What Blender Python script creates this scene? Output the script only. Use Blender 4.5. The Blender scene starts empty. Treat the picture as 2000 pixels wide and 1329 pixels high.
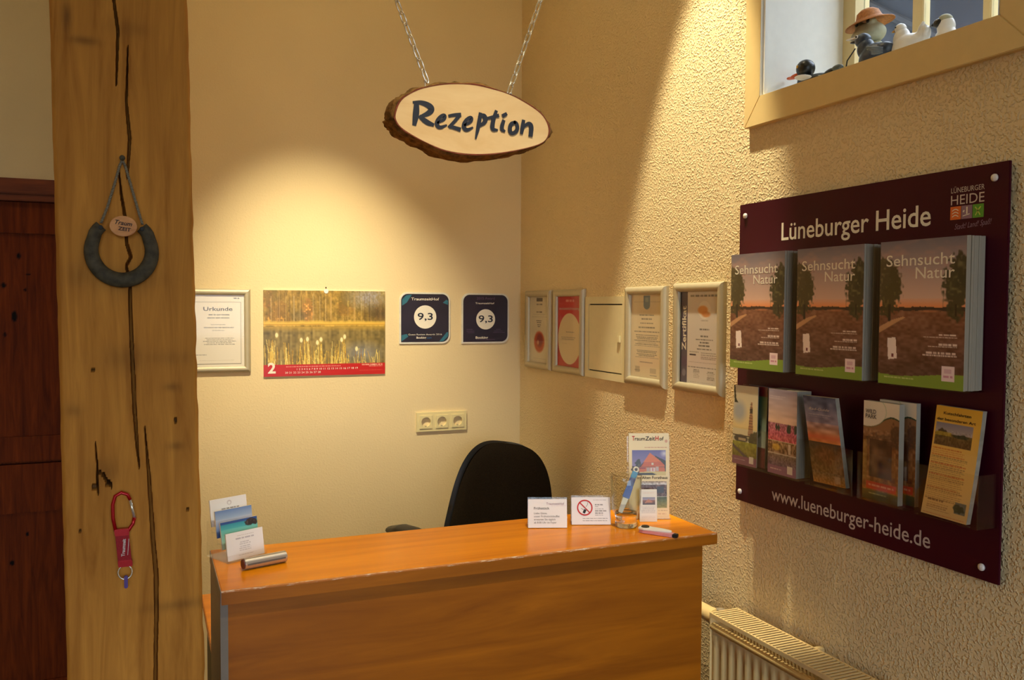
import bpy, bmesh, math, random
import numpy as np
from mathutils import Vector, Matrix

random.seed(7)
RNG = np.random.default_rng(11)
SC = bpy.context.scene
COL = SC.collection
PI = math.pi

# ------------------------------------------------------------------ camera
CAM = Vector((0.0, 0.0, 1.55))
YAW, PITCH, ROLL, FPX = math.radians(23.0428), math.radians(-2.2365), math.radians(0.3033), 1682.3
fw = Vector((math.sin(YAW) * math.cos(PITCH), math.cos(YAW) * math.cos(PITCH), math.sin(PITCH)))
rt = Vector((math.cos(YAW), -math.sin(YAW), 0))
up = rt.cross(fw)
rt2 = rt * math.cos(ROLL) + up * math.sin(ROLL)
up2 = -rt * math.sin(ROLL) + up * math.cos(ROLL)
cam = bpy.data.cameras.new('camera')
cam.sensor_fit = 'HORIZONTAL'
cam.sensor_width = 36.0
cam.lens = 36.0 * FPX / 2000.0
cam.clip_start = 0.02
co = bpy.data.objects.new('camera', cam)
COL.objects.link(co)
co.matrix_world = Matrix(((rt2.x, up2.x, -fw.x, CAM.x), (rt2.y, up2.y, -fw.y, CAM.y), (rt2.z, up2.z, -fw.z, CAM.z), (0, 0, 0, 1)))
SC.camera = co

# ------------------------------------------------------------------ world, lights, exposure
SC.view_settings.view_transform = 'Standard'
SC.view_settings.look = 'None'
SC.view_settings.gamma = 1.0
SC.view_settings.use_curve_mapping = False
SC.view_settings.exposure = 0.0
SC.cycles.max_bounces = 8
SC.cycles.diffuse_bounces = 4
SC.cycles.glossy_bounces = 3
SC.cycles.transmission_bounces = 6
SC.cycles.transparent_max_bounces = 12
SC.cycles.caustics_reflective = False
SC.cycles.caustics_refractive = False
world = bpy.data.worlds.new('overcast_sky')
SC.world = world
world.use_nodes = True
bg = world.node_tree.nodes['Background']
bg.inputs[0].default_value = (0.80, 0.88, 1.0, 1)
bg.inputs[1].default_value = 8.0

SPOT_COL = (1.0, 0.88, 0.61)
FILL_COL = (1.0, 0.84, 0.58)
SPOTS = [  # x, y, z, watts, cone degrees, blend, aim direction, share for the added wall fill, what it lights
    (0.43, 2.48, 2.90, 205.0, 51.0, 1.0, (0.15, 0.57, -1.0), 0.011, 'ceiling spotlight above the desk chair lighting the back wall'),
    (1.125, 2.00, 3.50, 300.0, 30.0, 0.45, (0.158, 0.09, -1.0), 0.028, 'ceiling spotlight above the counter lighting the right wall'),
    (0.70, 0.75, 3.50, 165.0, 36.0, 0.8, (0.0, 0.50, -1.0), 0.015, 'ceiling spotlight in front of the counter lighting its top'),
]
FILL_STRENGTH = 16.0

def portal(name, loc, rot, sx, sy):
    l = bpy.data.lights.new(name, 'AREA')
    l.shape = 'RECTANGLE'; l.size = sx; l.size_y = sy
    l.cycles.is_portal = True
    o = bpy.data.objects.new(name, l); COL.objects.link(o)
    o.location = loc; o.rotation_euler = rot
    return o

WX, BY = 1.525, 3.4917          # right wall plane, back wall plane
CEIL = 3.60
XL, YF = -2.7, -2.7             # left wall and the wall behind the camera

portal('daylight_portal_niche', (1.86, 1.52, 2.53), (0, PI / 2, 0), 0.84, 0.69)
portal('daylight_portal_room', (0.0, YF - 0.02, 1.55), (PI / 2, 0, 0), 2.6, 2.0)

# ------------------------------------------------------------------ materials
def s2l(c):
    c = np.asarray(c, float)
    return np.where(c <= 0.04045, c / 12.92, ((c + 0.055) / 1.055) ** 2.4)

def rgb(r, g, b):
    return tuple(float(x) for x in s2l(np.array([r, g, b]) / 255.0)) + (1.0,)

class NT:
    def __init__(self, name):
        self.m = bpy.data.materials.new(name)
        self.m.use_nodes = True
        self.t = self.m.node_tree
        self.b = self.t.nodes['Principled BSDF']
        self.out = self.t.nodes['Material Output']
    def n(self, typ, **kw):
        nd = self.t.nodes.new(typ)
        for k, v in kw.items():
            if k.startswith('i_'):
                key = k[2:]
                nd.inputs[int(key) if key.isdigit() else key].default_value = v
            else:
                setattr(nd, k, v)
        return nd
    def l(self, a, b):
        self.t.links.new(a, b)
    def coords(self, scale=(1, 1, 1)):
        tc = self.n('ShaderNodeTexCoord')
        mp = self.n('ShaderNodeMapping')
        mp.inputs['Scale'].default_value = scale
        self.l(tc.outputs['Object'], mp.inputs[0])
        return mp.outputs[0]
    def ramp(self, fac, stops):
        r = self.n('ShaderNodeValToRGB')
        while len(r.color_ramp.elements) < len(stops):
            r.color_ramp.elements.new(0.5)
        for e, (p, c) in zip(r.color_ramp.elements, stops):
            e.position = p; e.color = c
        self.l(fac, r.inputs[0])
        return r.outputs[0]
    def bump(self, h, strength, dist):
        b = self.n('ShaderNodeBump')
        b.inputs['Strength'].default_value = strength
        b.inputs['Distance'].default_value = dist
        self.l(h, b.inputs['Height'])
        self.l(b.outputs[0], self.b.inputs['Normal'])

MATS = {}
def plain(name, col, rough=0.5, metal=0.0, spec=0.5, var=0.06, scale=40.0, bump=0.0):
    if name in MATS:
        return MATS[name]
    t = NT(name)
    nz = t.n('ShaderNodeTexNoise'); nz.inputs['Scale'].default_value = scale; nz.inputs['Detail'].default_value = 3
    t.l(t.coords(), nz.inputs['Vector'])
    lo = tuple(c * (1 - var) for c in col[:3]) + (1,)
    hi = tuple(min(1, c * (1 + var)) for c in col[:3]) + (1,)
    t.l(t.ramp(nz.outputs['Fac'], [(0.3, lo), (0.7, hi)]), t.b.inputs['Base Color'])
    t.b.inputs['Roughness'].default_value = rough
    t.b.inputs['Metallic'].default_value = metal
    t.b.inputs['Specular IOR Level'].default_value = spec
    if bump:
        t.bump(nz.outputs['Fac'], bump, 0.002)
    MATS[name] = t.m
    return t.m

def plaster(name, col, s1, strength, dist):
    t = NT(name)
    co_ = t.coords()
    nz = t.n('ShaderNodeTexNoise', i_Scale=s1, i_Detail=1.5, i_Roughness=0.55)
    lg = t.n('ShaderNodeTexNoise', i_Scale=2.2, i_Detail=2.0)
    for nd in (nz, lg):
        t.l(co_, nd.inputs['Vector'])
    c2 = tuple(c * 0.93 for c in col[:3]) + (1,)
    t.l(t.ramp(lg.outputs['Fac'], [(0.3, c2), (0.7, col)]), t.b.inputs['Base Color'])
    gr = t.n('ShaderNodeMapRange', interpolation_type='SMOOTHSTEP')
    gr.inputs['From Min'].default_value = 0.46; gr.inputs['From Max'].default_value = 0.68
    t.l(nz.outputs['Fac'], gr.inputs['Value'])
    t.b.inputs['Roughness'].default_value = 0.9
    t.b.inputs['Specular IOR Level'].default_value = 0.2
    t.bump(gr.outputs['Result'], strength, dist)
    return t.m

def wood(name, dark, light, axis, scale, stretch, rough, spec=0.5, bump=0.0, mark=None, coat=0.0, contrast=(0.3, 0.72)):
    t = NT(name)
    sc = [scale, scale, scale]; sc[axis] = scale / stretch
    co_ = t.coords(sc)
    nz = t.n('ShaderNodeTexNoise', i_Scale=1.0, i_Detail=4.0, i_Roughness=0.62, i_Distortion=0.6)
    t.l(co_, nz.inputs['Vector'])
    colr = t.ramp(nz.outputs['Fac'], [(contrast[0], dark), (contrast[1], light)])
    if mark:
        at = t.n('ShaderNodeAttribute', attribute_name='Mark')
        mx = t.n('ShaderNodeMix', data_type='RGBA')
        t.l(at.outputs['Fac'], mx.inputs['Factor'])
        t.l(colr, mx.inputs[6]); mx.inputs[7].default_value = mark
        colr = mx.outputs[2]
    t.l(colr, t.b.inputs['Base Color'])
    t.b.inputs['Roughness'].default_value = rough
    t.b.inputs['Specular IOR Level'].default_value = spec
    t.b.inputs['Coat Weight'].default_value = coat
    t.b.inputs['Coat Roughness'].default_value = 0.12
    if bump:
        t.bump(nz.outputs['Fac'], bump, 0.002)
    return t.m

def printed(name, rough=0.45, spec=0.4):
    t = NT(name)
    at = t.n('ShaderNodeAttribute', attribute_name='Col')
    t.l(at.outputs['Color'], t.b.inputs['Base Color'])
    t.b.inputs['Roughness'].default_value = rough
    t.b.inputs['Specular IOR Level'].default_value = spec
    return t.m

def clear(name, tint=(1, 1, 1, 1), ior=1.45, refl=1.0):
    t = NT(name)
    t.t.nodes.remove(t.b)
    tr = t.n('ShaderNodeBsdfTransparent'); tr.inputs[0].default_value = tint
    gl = t.n('ShaderNodeBsdfGlossy'); gl.inputs['Roughness'].default_value = 0.05
    lw = t.n('ShaderNodeLayerWeight'); lw.inputs[0].default_value = 0.5
    pw = t.n('ShaderNodeMath', operation='POWER'); pw.inputs[1].default_value = 4.0
    t.l(lw.outputs['Facing'], pw.inputs[0])
    ml = t.n('ShaderNodeMath', operation='MULTIPLY_ADD'); ml.inputs[1].default_value = refl; ml.inputs[2].default_value = ior
    t.l(pw.outputs[0], ml.inputs[0])
    mx = t.n('ShaderNodeMixShader')
    t.l(ml.outputs[0], mx.inputs[0]); t.l(tr.outputs[0], mx.inputs[1]); t.l(gl.outputs[0], mx.inputs[2])
    t.l(mx.outputs[0], t.out.inputs[0])
    return t.m

def glass(name):
    t = NT(name)
    t.b.inputs['Base Color'].default_value = (0.97, 0.98, 0.96, 1)
    t.b.inputs['Transmission Weight'].default_value = 1.0
    t.b.inputs['Roughness'].default_value = 0.02
    t.b.inputs['IOR'].default_value = 1.45
    return t.m

def emit(name, col, s):
    t = NT(name)
    t.b.inputs['Base Color'].default_value = col
    t.b.inputs['Emission Color'].default_value = col
    t.b.inputs['Emission Strength'].default_value = s
    return t.m

M = {
    'wall_rough': plaster('rough_plaster', (0.84, 0.67, 0.38, 1), 150.0, 0.7, 0.0035),
    'wall': plaster('smooth_plaster', (0.84, 0.67, 0.38, 1), 120.0, 0.16, 0.003),
    'ceiling': plaster('ceiling_plaster', (0.78, 0.73, 0.62, 1), 60.0, 0.2, 0.003),
    'floor': wood('floor_tile', (0.09, 0.05, 0.03, 1), (0.14, 0.08, 0.045, 1), 1, 30, 6, 0.5),
    'post': wood('old_oak', rgb(158, 98, 28), rgb(206, 140, 54), 2, 42, 11, 0.75, 0.25, 0.25, mark=rgb(38, 22, 10)),
    'pine': wood('stained_pine', rgb(84, 30, 4), rgb(134, 58, 10), 2, 60, 14, 0.6, 0.12, 0.1, mark=rgb(14, 6, 3)),
    'pine_frame': wood('stained_pine_frame', rgb(100, 46, 14), rgb(142, 70, 24), 0, 60, 14, 0.55, 0.25, 0.1),
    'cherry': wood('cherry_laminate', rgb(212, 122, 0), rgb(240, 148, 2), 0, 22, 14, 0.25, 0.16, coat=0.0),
    'cherry_shaded': wood('cherry_shaded', rgb(136, 74, 8), rgb(176, 102, 14), 0, 22, 10, 0.38, 0.3, coat=0.08),  # same cherry as the top, with the dimmer front's shade in the colour
    'grey_side': plain('grey_edge_band', rgb(128, 118, 104), 0.5),
    'alu': plain('brushed_aluminium', rgb(196, 184, 152), 0.5, 0.35, var=0.03),
    'chrome': plain('bright_steel', rgb(232, 226, 210), 0.22, 0.75, var=0.03),
    'steel_old': plain('weathered_iron', rgb(74, 66, 50), 0.65, 0.0, 0.15, var=0.35, scale=90, bump=0.4),
    'paper': plain('white_paper', rgb(240, 236, 226), 0.7, var=0.015),
    'page_edge': None,
    'print': printed('printed_sheet', 0.5, 0.35),
    'print_gloss': printed('printed_glossy', 0.3, 0.5),
    'ink': plain('black_ink', rgb(26, 24, 26), 0.6, var=0.02),
    'ink_grey': plain('grey_ink', rgb(96, 92, 84), 0.6, var=0.02),
    'ink_white': plain('white_ink', rgb(240, 232, 212), 0.6, var=0.02),
    'ink_pale': plain('pale_ink', rgb(206, 190, 180), 0.6, var=0.02),
    'ink_red': plain('red_ink', rgb(196, 28, 24), 0.6, var=0.02),
    'ink_blue': plain('navy_paint', rgb(24, 30, 48), 0.55, var=0.08),
    'ink_brown': plain('burnt_lettering', rgb(52, 24, 12), 0.7, var=0.05),
    'ink_orange': plain('orange_ink', rgb(226, 110, 36), 0.6, var=0.05),
    'ink_mauve': plain('mauve_ink', rgb(150, 116, 134), 0.6, var=0.05),
    'ink_green': plain('green_ink', rgb(96, 160, 44), 0.6, var=0.05),
    'cream': plain('cream_lacquer', rgb(226, 200, 140), 0.38, var=0.02),
    'box': plain('cream_steel', rgb(226, 214, 170), 0.4, var=0.02),
    'socket': plain('ivory_plastic', rgb(232, 216, 160), 0.35, var=0.02),
    'dark': plain('dark_gap', rgb(30, 26, 20), 0.7),
    'board': plain('purple_panel', rgb(64, 4, 26), 0.4, spec=0.2, var=0.04, scale=3),
    'screwcap': plain('white_screw_cap', rgb(235, 225, 215), 0.3),
    'acrylic': clear('clear_acrylic', (0.975, 0.975, 0.97, 1), 0.025, 0.5),
    'sheet': clear('clear_cover_sheet', (0.99, 0.99, 0.99, 1), 0.012, 0.3),
    'pane': clear('window_glass', (0.92, 0.95, 0.97, 1), 0.03, 0.6),
    'glass': clear('drinking_glass', (0.95, 0.955, 0.925, 1), 0.045, 0.9),
    'glass_base': glass('solid_glass'),
    'white': plain('white_paint', rgb(238, 236, 226), 0.5, var=0.02),
    'fabric': plain('dark_upholstery', rgb(34, 27, 18), 0.95, spec=0.1, var=0.3, scale=300, bump=0.3),
    'black': plain('black_plastic', rgb(24, 22, 22), 0.45),
    'rad': plain('radiator_enamel', rgb(238, 210, 150), 0.35, var=0.02),
    'red': plain('red_anodised', rgb(172, 14, 22), 0.3, 0.4, var=0.05),
    'red_cloth': plain('red_webbing', rgb(150, 16, 26), 0.8, var=0.15, scale=400, bump=0.3),
    'purple': plain('purple_plastic', rgb(80, 50, 130), 0.4),
    'cord': plain('grey_cord', rgb(124, 112, 90), 0.85, var=0.3, scale=400),
    'disc': wood('pale_disc', rgb(190, 120, 56), rgb(226, 158, 86), 0, 90, 4, 0.6),
    'bark': plain('tree_bark', rgb(120, 88, 46), 0.9, spec=0.15, var=0.55, scale=60, bump=1.0),
    'cambium': plain('inner_bark', rgb(126, 66, 48), 0.85, spec=0.15, var=0.2, scale=90),
    'slice': wood('pale_wood_slice', rgb(226, 186, 130), rgb(242, 210, 158), 0, 16, 3, 0.6, 0.3),
    'pink': plain('pink_plastic', rgb(216, 150, 156), 0.35),
    'blue': plain('blue_plastic', rgb(22, 62, 168), 0.25, var=0.1),
    'darkblue': plain('dark_blue_plastic', rgb(26, 40, 112), 0.25, var=0.1),
    'teal': plain('teal_plastic', rgb(16, 116, 148), 0.25, var=0.1),
    'milky': plain('milky_plastic', rgb(226, 222, 206), 0.3),
    'silver': plain('silver_tube', rgb(205, 200, 196), 0.3, 0.8, var=0.02),
    'duck_black': plain('black_glaze', rgb(36, 36, 32), 0.3, var=0.15),
    'duck_grey': plain('grey_green_glaze', rgb(96, 102, 92), 0.35, var=0.25),
    'bill': plain('orange_glaze', rgb(214, 92, 28), 0.35),
    'crow': plain('slate_blue_glaze', rgb(62, 74, 92), 0.35, var=0.35, scale=120),
    'crow_light': plain('pale_slate_glaze', rgb(128, 140, 152), 0.4, var=0.2),
    'frog': plain('grey_green_clay', rgb(176, 176, 148), 0.6, var=0.15),
    'straw': plain('straw_hat', rgb(184, 118, 56), 0.7, var=0.3, scale=150),
    'hen': plain('white_glaze', rgb(236, 234, 228), 0.35, var=0.04),
    'yellow': plain('yellow_glaze', rgb(220, 170, 60), 0.4),
    'outside': plain('dark_render', rgb(26, 28, 34), 0.9, var=0.3, scale=1.5),
    'roof': plain('dark_roof_tile', rgb(24, 22, 24), 0.85, var=0.3, scale=8),
    'ground': plain('outside_ground', rgb(70, 74, 58), 0.95, var=0.3, scale=2),
    'lamp': emit('fill_glow', FILL_COL + (1,), FILL_STRENGTH),
    'bulb': emit('spot_glow', SPOT_COL + (1,), 4.0),
}
_t = NT('page_edges')
_w = _t.n('ShaderNodeTexNoise', i_Scale=1.0, i_Detail=2.0)
_t.l(_t.coords((900, 30, 1)), _w.inputs['Vector'])
_t.l(_t.ramp(_w.outputs['Fac'], [(0.3, rgb(128, 120, 104)), (0.7, rgb(186, 176, 156))]), _t.b.inputs['Base Color'])
_t.b.inputs['Roughness'].default_value = 0.7
M['page_edge'] = _t.m

# ------------------------------------------------------------------ object helpers
ROOT = {}
def tag(o, label=None, cat=None, group=None, kind=None):
    if label: o['label'] = label
    if cat: o['category'] = cat
    if group: o['group'] = group
    if kind: o['kind'] = kind
    return o

def thing(name, label, cat, loc=(0, 0, 0), rz=0.0, group=None, kind=None):
    o = bpy.data.objects.new(name, None)
    o.empty_display_size = 0.05
    COL.objects.link(o)
    o.location = loc; o.rotation_euler = (0, 0, rz)
    ROOT[o] = Vector(loc)
    return tag(o, label, cat, group, kind)

def link(name, me, parent=None):
    o = bpy.data.objects.new(name, me)
    COL.objects.link(o)
    if parent:
        o.parent = parent
        ROOT[o] = ROOT.get(parent, Vector((0, 0, 0)))
    else:
        ROOT[o] = Vector((0, 0, 0))
    return o

class MB:
    """collects shapes; build() links them as ONE mesh object"""
    def __init__(self):
        self.v = []; self.f = []
    def add(self, vs, fs):
        n = len(self.v)
        self.v.extend([Vector(p) for p in vs])
        self.f.extend([tuple(i + n for i in q) for q in fs])
        return self
    def box(self, x0, y0, z0, x1, y1, z1):
        vs = [(x0, y0, z0), (x1, y0, z0), (x1, y1, z0), (x0, y1, z0), (x0, y0, z1), (x1, y0, z1), (x1, y1, z1), (x0, y1, z1)]
        return self.add(vs, [(0, 3, 2, 1), (4, 5, 6, 7), (0, 1, 5, 4), (1, 2, 6, 5), (2, 3, 7, 6), (3, 0, 4, 7)])
    def hexa(self, p):
        return self.add(p, [(0, 3, 2, 1), (4, 5, 6, 7), (0, 1, 5, 4), (1, 2, 6, 5), (2, 3, 7, 6), (3, 0, 4, 7)])
    def tube(self, pts, r, n=10, closed=False, cap=True, flat=1.0):
        pts = [Vector(p) for p in pts]
        m = len(pts)
        rs = r if isinstance(r, (list, tuple)) else [r] * m
        base = len(self.v)
        prev = None
        for i, p in enumerate(pts):
            a = pts[(i - 1) % m] if (closed or i > 0) else p
            b = pts[(i + 1) % m] if (closed or i < m - 1) else p
            d = (b - a).normalized()
            if prev is None:
                ref = Vector((0, 0, 1)) if abs(d.z) < 0.9 else Vector((1, 0, 0))
                u = d.cross(ref).normalized()
            else:
                u = (prev - d * prev.dot(d)).normalized()
            prev = u
            w = d.cross(u)
            for k in range(n):
                t = 2 * PI * k / n
                self.v.append(p + (u * math.cos(t) + w * math.sin(t) * flat) * rs[i])
        for i in range(m if closed else m - 1):
            for k in range(n):
                a = base + i * n + k; b = base + i * n + (k + 1) % n
                j = (i + 1) % m
                c = base + j * n + (k + 1) % n; d = base + j * n + k
                self.f.append((a, b, c, d))
        if cap and not closed:
            self.f.append(tuple(base + k for k in reversed(range(n))))
            self.f.append(tuple(base + (m - 1) * n + k for k in range(n)))
        return self
    def lathe(self, prof, c, n=28, axis='z'):
        base = len(self.v)
        c = Vector(c)
        for r, h in prof:
            for k in range(n):
                t = 2 * PI * k / n
                a, b = r * math.cos(t), r * math.sin(t)
                q = {'z': (a, b, h), 'y': (a, h, b), 'x': (h, a, b)}[axis]
                self.v.append(c + Vector(q))
        for i in range(len(prof) - 1):
            for k in range(n):
                a = base + i * n + k; b = base + i * n + (k + 1) % n
                q = (a, b, b + n, a + n)
                self.f.append(q if axis != 'y' else tuple(reversed(q)))
        return self
    def ell(self, c, r, nu=20, nv=12, rot=None):
        base = len(self.v)
        c = Vector(c)
        for j in range(nv + 1):
            ph = PI * j / nv
            for k in range(nu):
                t = 2 * PI * k / nu
                p = Vector((r[0] * math.sin(ph) * math.cos(t), r[1] * math.sin(ph) * math.sin(t), r[2] * math.cos(ph)))
                if rot: p = rot @ p
                self.v.append(c + p)
        for j in range(nv):
            for k in range(nu):
                a = base + j * nu + k; b = base + j * nu + (k + 1) % nu
                self.f.append((a, a + nu, b + nu, b))
        return self
    def prism(self, poly, d):
        """poly: 3D points (front outline), d: extrusion vector"""
        n = len(poly); d = Vector(d)
        vs = [Vector(p) for p in poly] + [Vector(p) + d for p in poly]
        fs = [tuple(range(n)), tuple(reversed(range(n, 2 * n)))]
        fs += [(i, n + i, n + (i + 1) % n, (i + 1) % n) for i in range(n)]
        return self.add(vs, fs)
    def mesh(self, name, off=Vector((0, 0, 0)), smooth=False, weld=False, bevel=0.0, fix=True):
        me = bpy.data.meshes.new(name)
        me.from_pydata([tuple(p - off) for p in self.v], [], self.f)
        bm = bmesh.new(); bm.from_mesh(me)
        if weld:
            bmesh.ops.remove_doubles(bm, verts=bm.verts, dist=1e-6)
        if fix:
            bmesh.ops.recalc_face_normals(bm, faces=bm.faces)
        if bevel:
            bmesh.ops.bevel(bm, geom=[e for e in bm.edges if len(e.link_faces) == 2 and e.calc_face_angle(0) > 0.5], offset=bevel, segments=2, affect='EDGES', clamp_overlap=True)
        if smooth:
            for f in bm.faces: f.smooth = True
        bm.to_mesh(me); bm.free()
        return me
    def build(self, name, mat, parent=None, smooth=False, weld=False, bevel=0.0, local=False, fix=True):
        off = Vector((0, 0, 0)) if (local or parent is None) else ROOT.get(parent, Vector((0, 0, 0)))
        me = self.mesh(name, off, smooth, weld, bevel, fix)
        me.materials.append(mat)
        return link(name, me, parent)

def struct(name, mb, mat, bevel=0.0, **kw):
    o = mb.build(name, mat, bevel=bevel)
    o['kind'] = 'structure'
    for k, v in kw.items(): o[k] = v
    return o

def smooth_angle(o, ang=40):
    bm = bmesh.new(); bm.from_mesh(o.data)
    for f in bm.faces: f.smooth = True
    for e in bm.edges:
        if len(e.link_faces) == 2 and e.calc_face_angle(0) > math.radians(ang): e.smooth = False
    bm.to_mesh(o.data); bm.free()
    return o

def blob(name, ells, mat, parent, voxel=0.003, local=False):
    """one continuous surface grown from overlapping ellipsoids (c, r, rot)"""
    mb = MB()
    for e in ells:
        mb.ell(e[0], e[1], 20, 12, e[2] if len(e) > 2 else None)
    o = mb.build(name, mat, parent, local=local)
    md = o.modifiers.new('remesh', 'REMESH'); md.mode = 'VOXEL'; md.voxel_size = voxel
    sm = o.modifiers.new('smooth', 'SMOOTH'); sm.factor = 0.6; sm.iterations = 4
    dg = bpy.context.evaluated_depsgraph_get()
    me = bpy.data.meshes.new_from_object(o.evaluated_get(dg))
    o.modifiers.clear()
    old = o.data
    o.data = me
    me.name = name
    bpy.data.meshes.remove(old)
    if not me.materials: me.materials.append(mat)
    for p in me.polygons: p.use_smooth = True
    return o

# ---- lettering (built-in font turned to thin meshes)
_TXT = {}
def text_shape(body, bold=0.0, shear=0.0, spacing=1.0):
    key = (body, bold, shear, spacing)
    if key in _TXT: return _TXT[key]
    cu = bpy.data.curves.new('lettering', 'FONT')
    cu.body = body; cu.offset = bold; cu.shear = shear; cu.space_character = spacing
    cu.resolution_u = 3
    o = bpy.data.objects.new('lettering', cu); COL.objects.link(o)
    dg = bpy.context.evaluated_depsgraph_get(); dg.update()
    me = bpy.data.meshes.new_from_object(o.evaluated_get(dg))
    v = np.array([tuple(q.co)[:2] for q in me.vertices]).reshape(-1, 2)
    f = [tuple(p.vertices) for p in me.polygons]
    bpy.data.objects.remove(o); bpy.data.meshes.remove(me); bpy.data.curves.remove(cu)
    _TXT[key] = (v, f)
    return v, f

class Plane:
    """a writing plane: origin, right and up unit vectors; normal faces the reader"""
    def __init__(self, o, r, u):
        self.o, self.r, self.u = Vector(o), Vector(r).normalized(), Vector(u).normalized()
        self.n = self.r.cross(self.u)
    def at(self, x, y, h=0.0):
        return self.o + self.r * x + self.u * y + self.n * h

LIFT = 0.0006
def write(mb, pl, body, x, y, width=None, height=None, align='l', bold=0.0, shear=0.0, spacing=1.0, rot=0.0, lift=LIFT):
    """text with the baseline at (x, y); size from its width, or from cap height"""
    v, f = text_shape(body, bold, shear, spacing)
    if len(v) == 0: return mb
    x0, x1 = v[:, 0].min(), v[:, 0].max()
    cap = 0.70
    sx = sy = 1.0
    if height: sy = sx = height / cap
    if width:
        sx = width / (x1 - x0)
        if not height: sy = sx
    w = (x1 - x0) * sx
    dx = {'l': 0, 'c': -w / 2, 'r': -w}[align]
    c, s = math.cos(rot), math.sin(rot)
    out = []
    for a, b in v:
        px, py = (a - x0) * sx + dx, b * sy
        out.append(pl.at(x + px * c - py * s, y + px * s + py * c, lift))
    return mb.add(out, f)

def ribbon(mb, pl, pts, lift=LIFT, smooth=3):
    """brush stroke: pts are (x, y, width)"""
    P = [np.array(p, float) for p in pts]
    for _ in range(smooth if len(P) > 2 else 0):
        Q = [P[0]]
        for a, b in zip(P[:-1], P[1:]):
            Q += [a * .75 + b * .25, a * .25 + b * .75]
        Q.append(P[-1]); P = Q
        if len(P) > 60: break
    n = len(P); vs = []
    for i in range(n):
        d = P[min(i + 1, n - 1)][:2] - P[max(i - 1, 0)][:2]
        d = d / (np.hypot(*d) + 1e-12)
        nrm = np.array([-d[1], d[0]])
        e = d * P[i][2] * .2 * (1 if i == n - 1 else (-1 if i == 0 else 0))
        for sgn in (1, -1):
            q = P[i][:2] + nrm * sgn * P[i][2] / 2 + e
            vs.append(pl.at(q[0], q[1], lift))
    return mb.add(vs, [(2 * i, 2 * i + 1, 2 * i + 3, 2 * i + 2) for i in range(n - 1)])

# ---- flat print: a small canvas carried by a fine grid of coloured points
def vnoise(h, w, gy, gx, seed=0):
    r = np.random.default_rng(seed)
    g = r.random((gy + 2, gx + 2))
    yy = np.linspace(0, gy, h); xx = np.linspace(0, gx, w)
    y0 = np.floor(yy).astype(int); x0 = np.floor(xx).astype(int)
    fy = (yy - y0)[:, None]; fx = (xx - x0)[None, :]
    fy = fy * fy * (3 - 2 * fy); fx = fx * fx * (3 - 2 * fx)
    a = g[y0][:, x0]; b = g[y0][:, x0 + 1]; c = g[y0 + 1][:, x0]; d = g[y0 + 1][:, x0 + 1]
    return a * (1 - fy) * (1 - fx) + b * (1 - fy) * fx + c * fy * (1 - fx) + d * fy * fx

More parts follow.
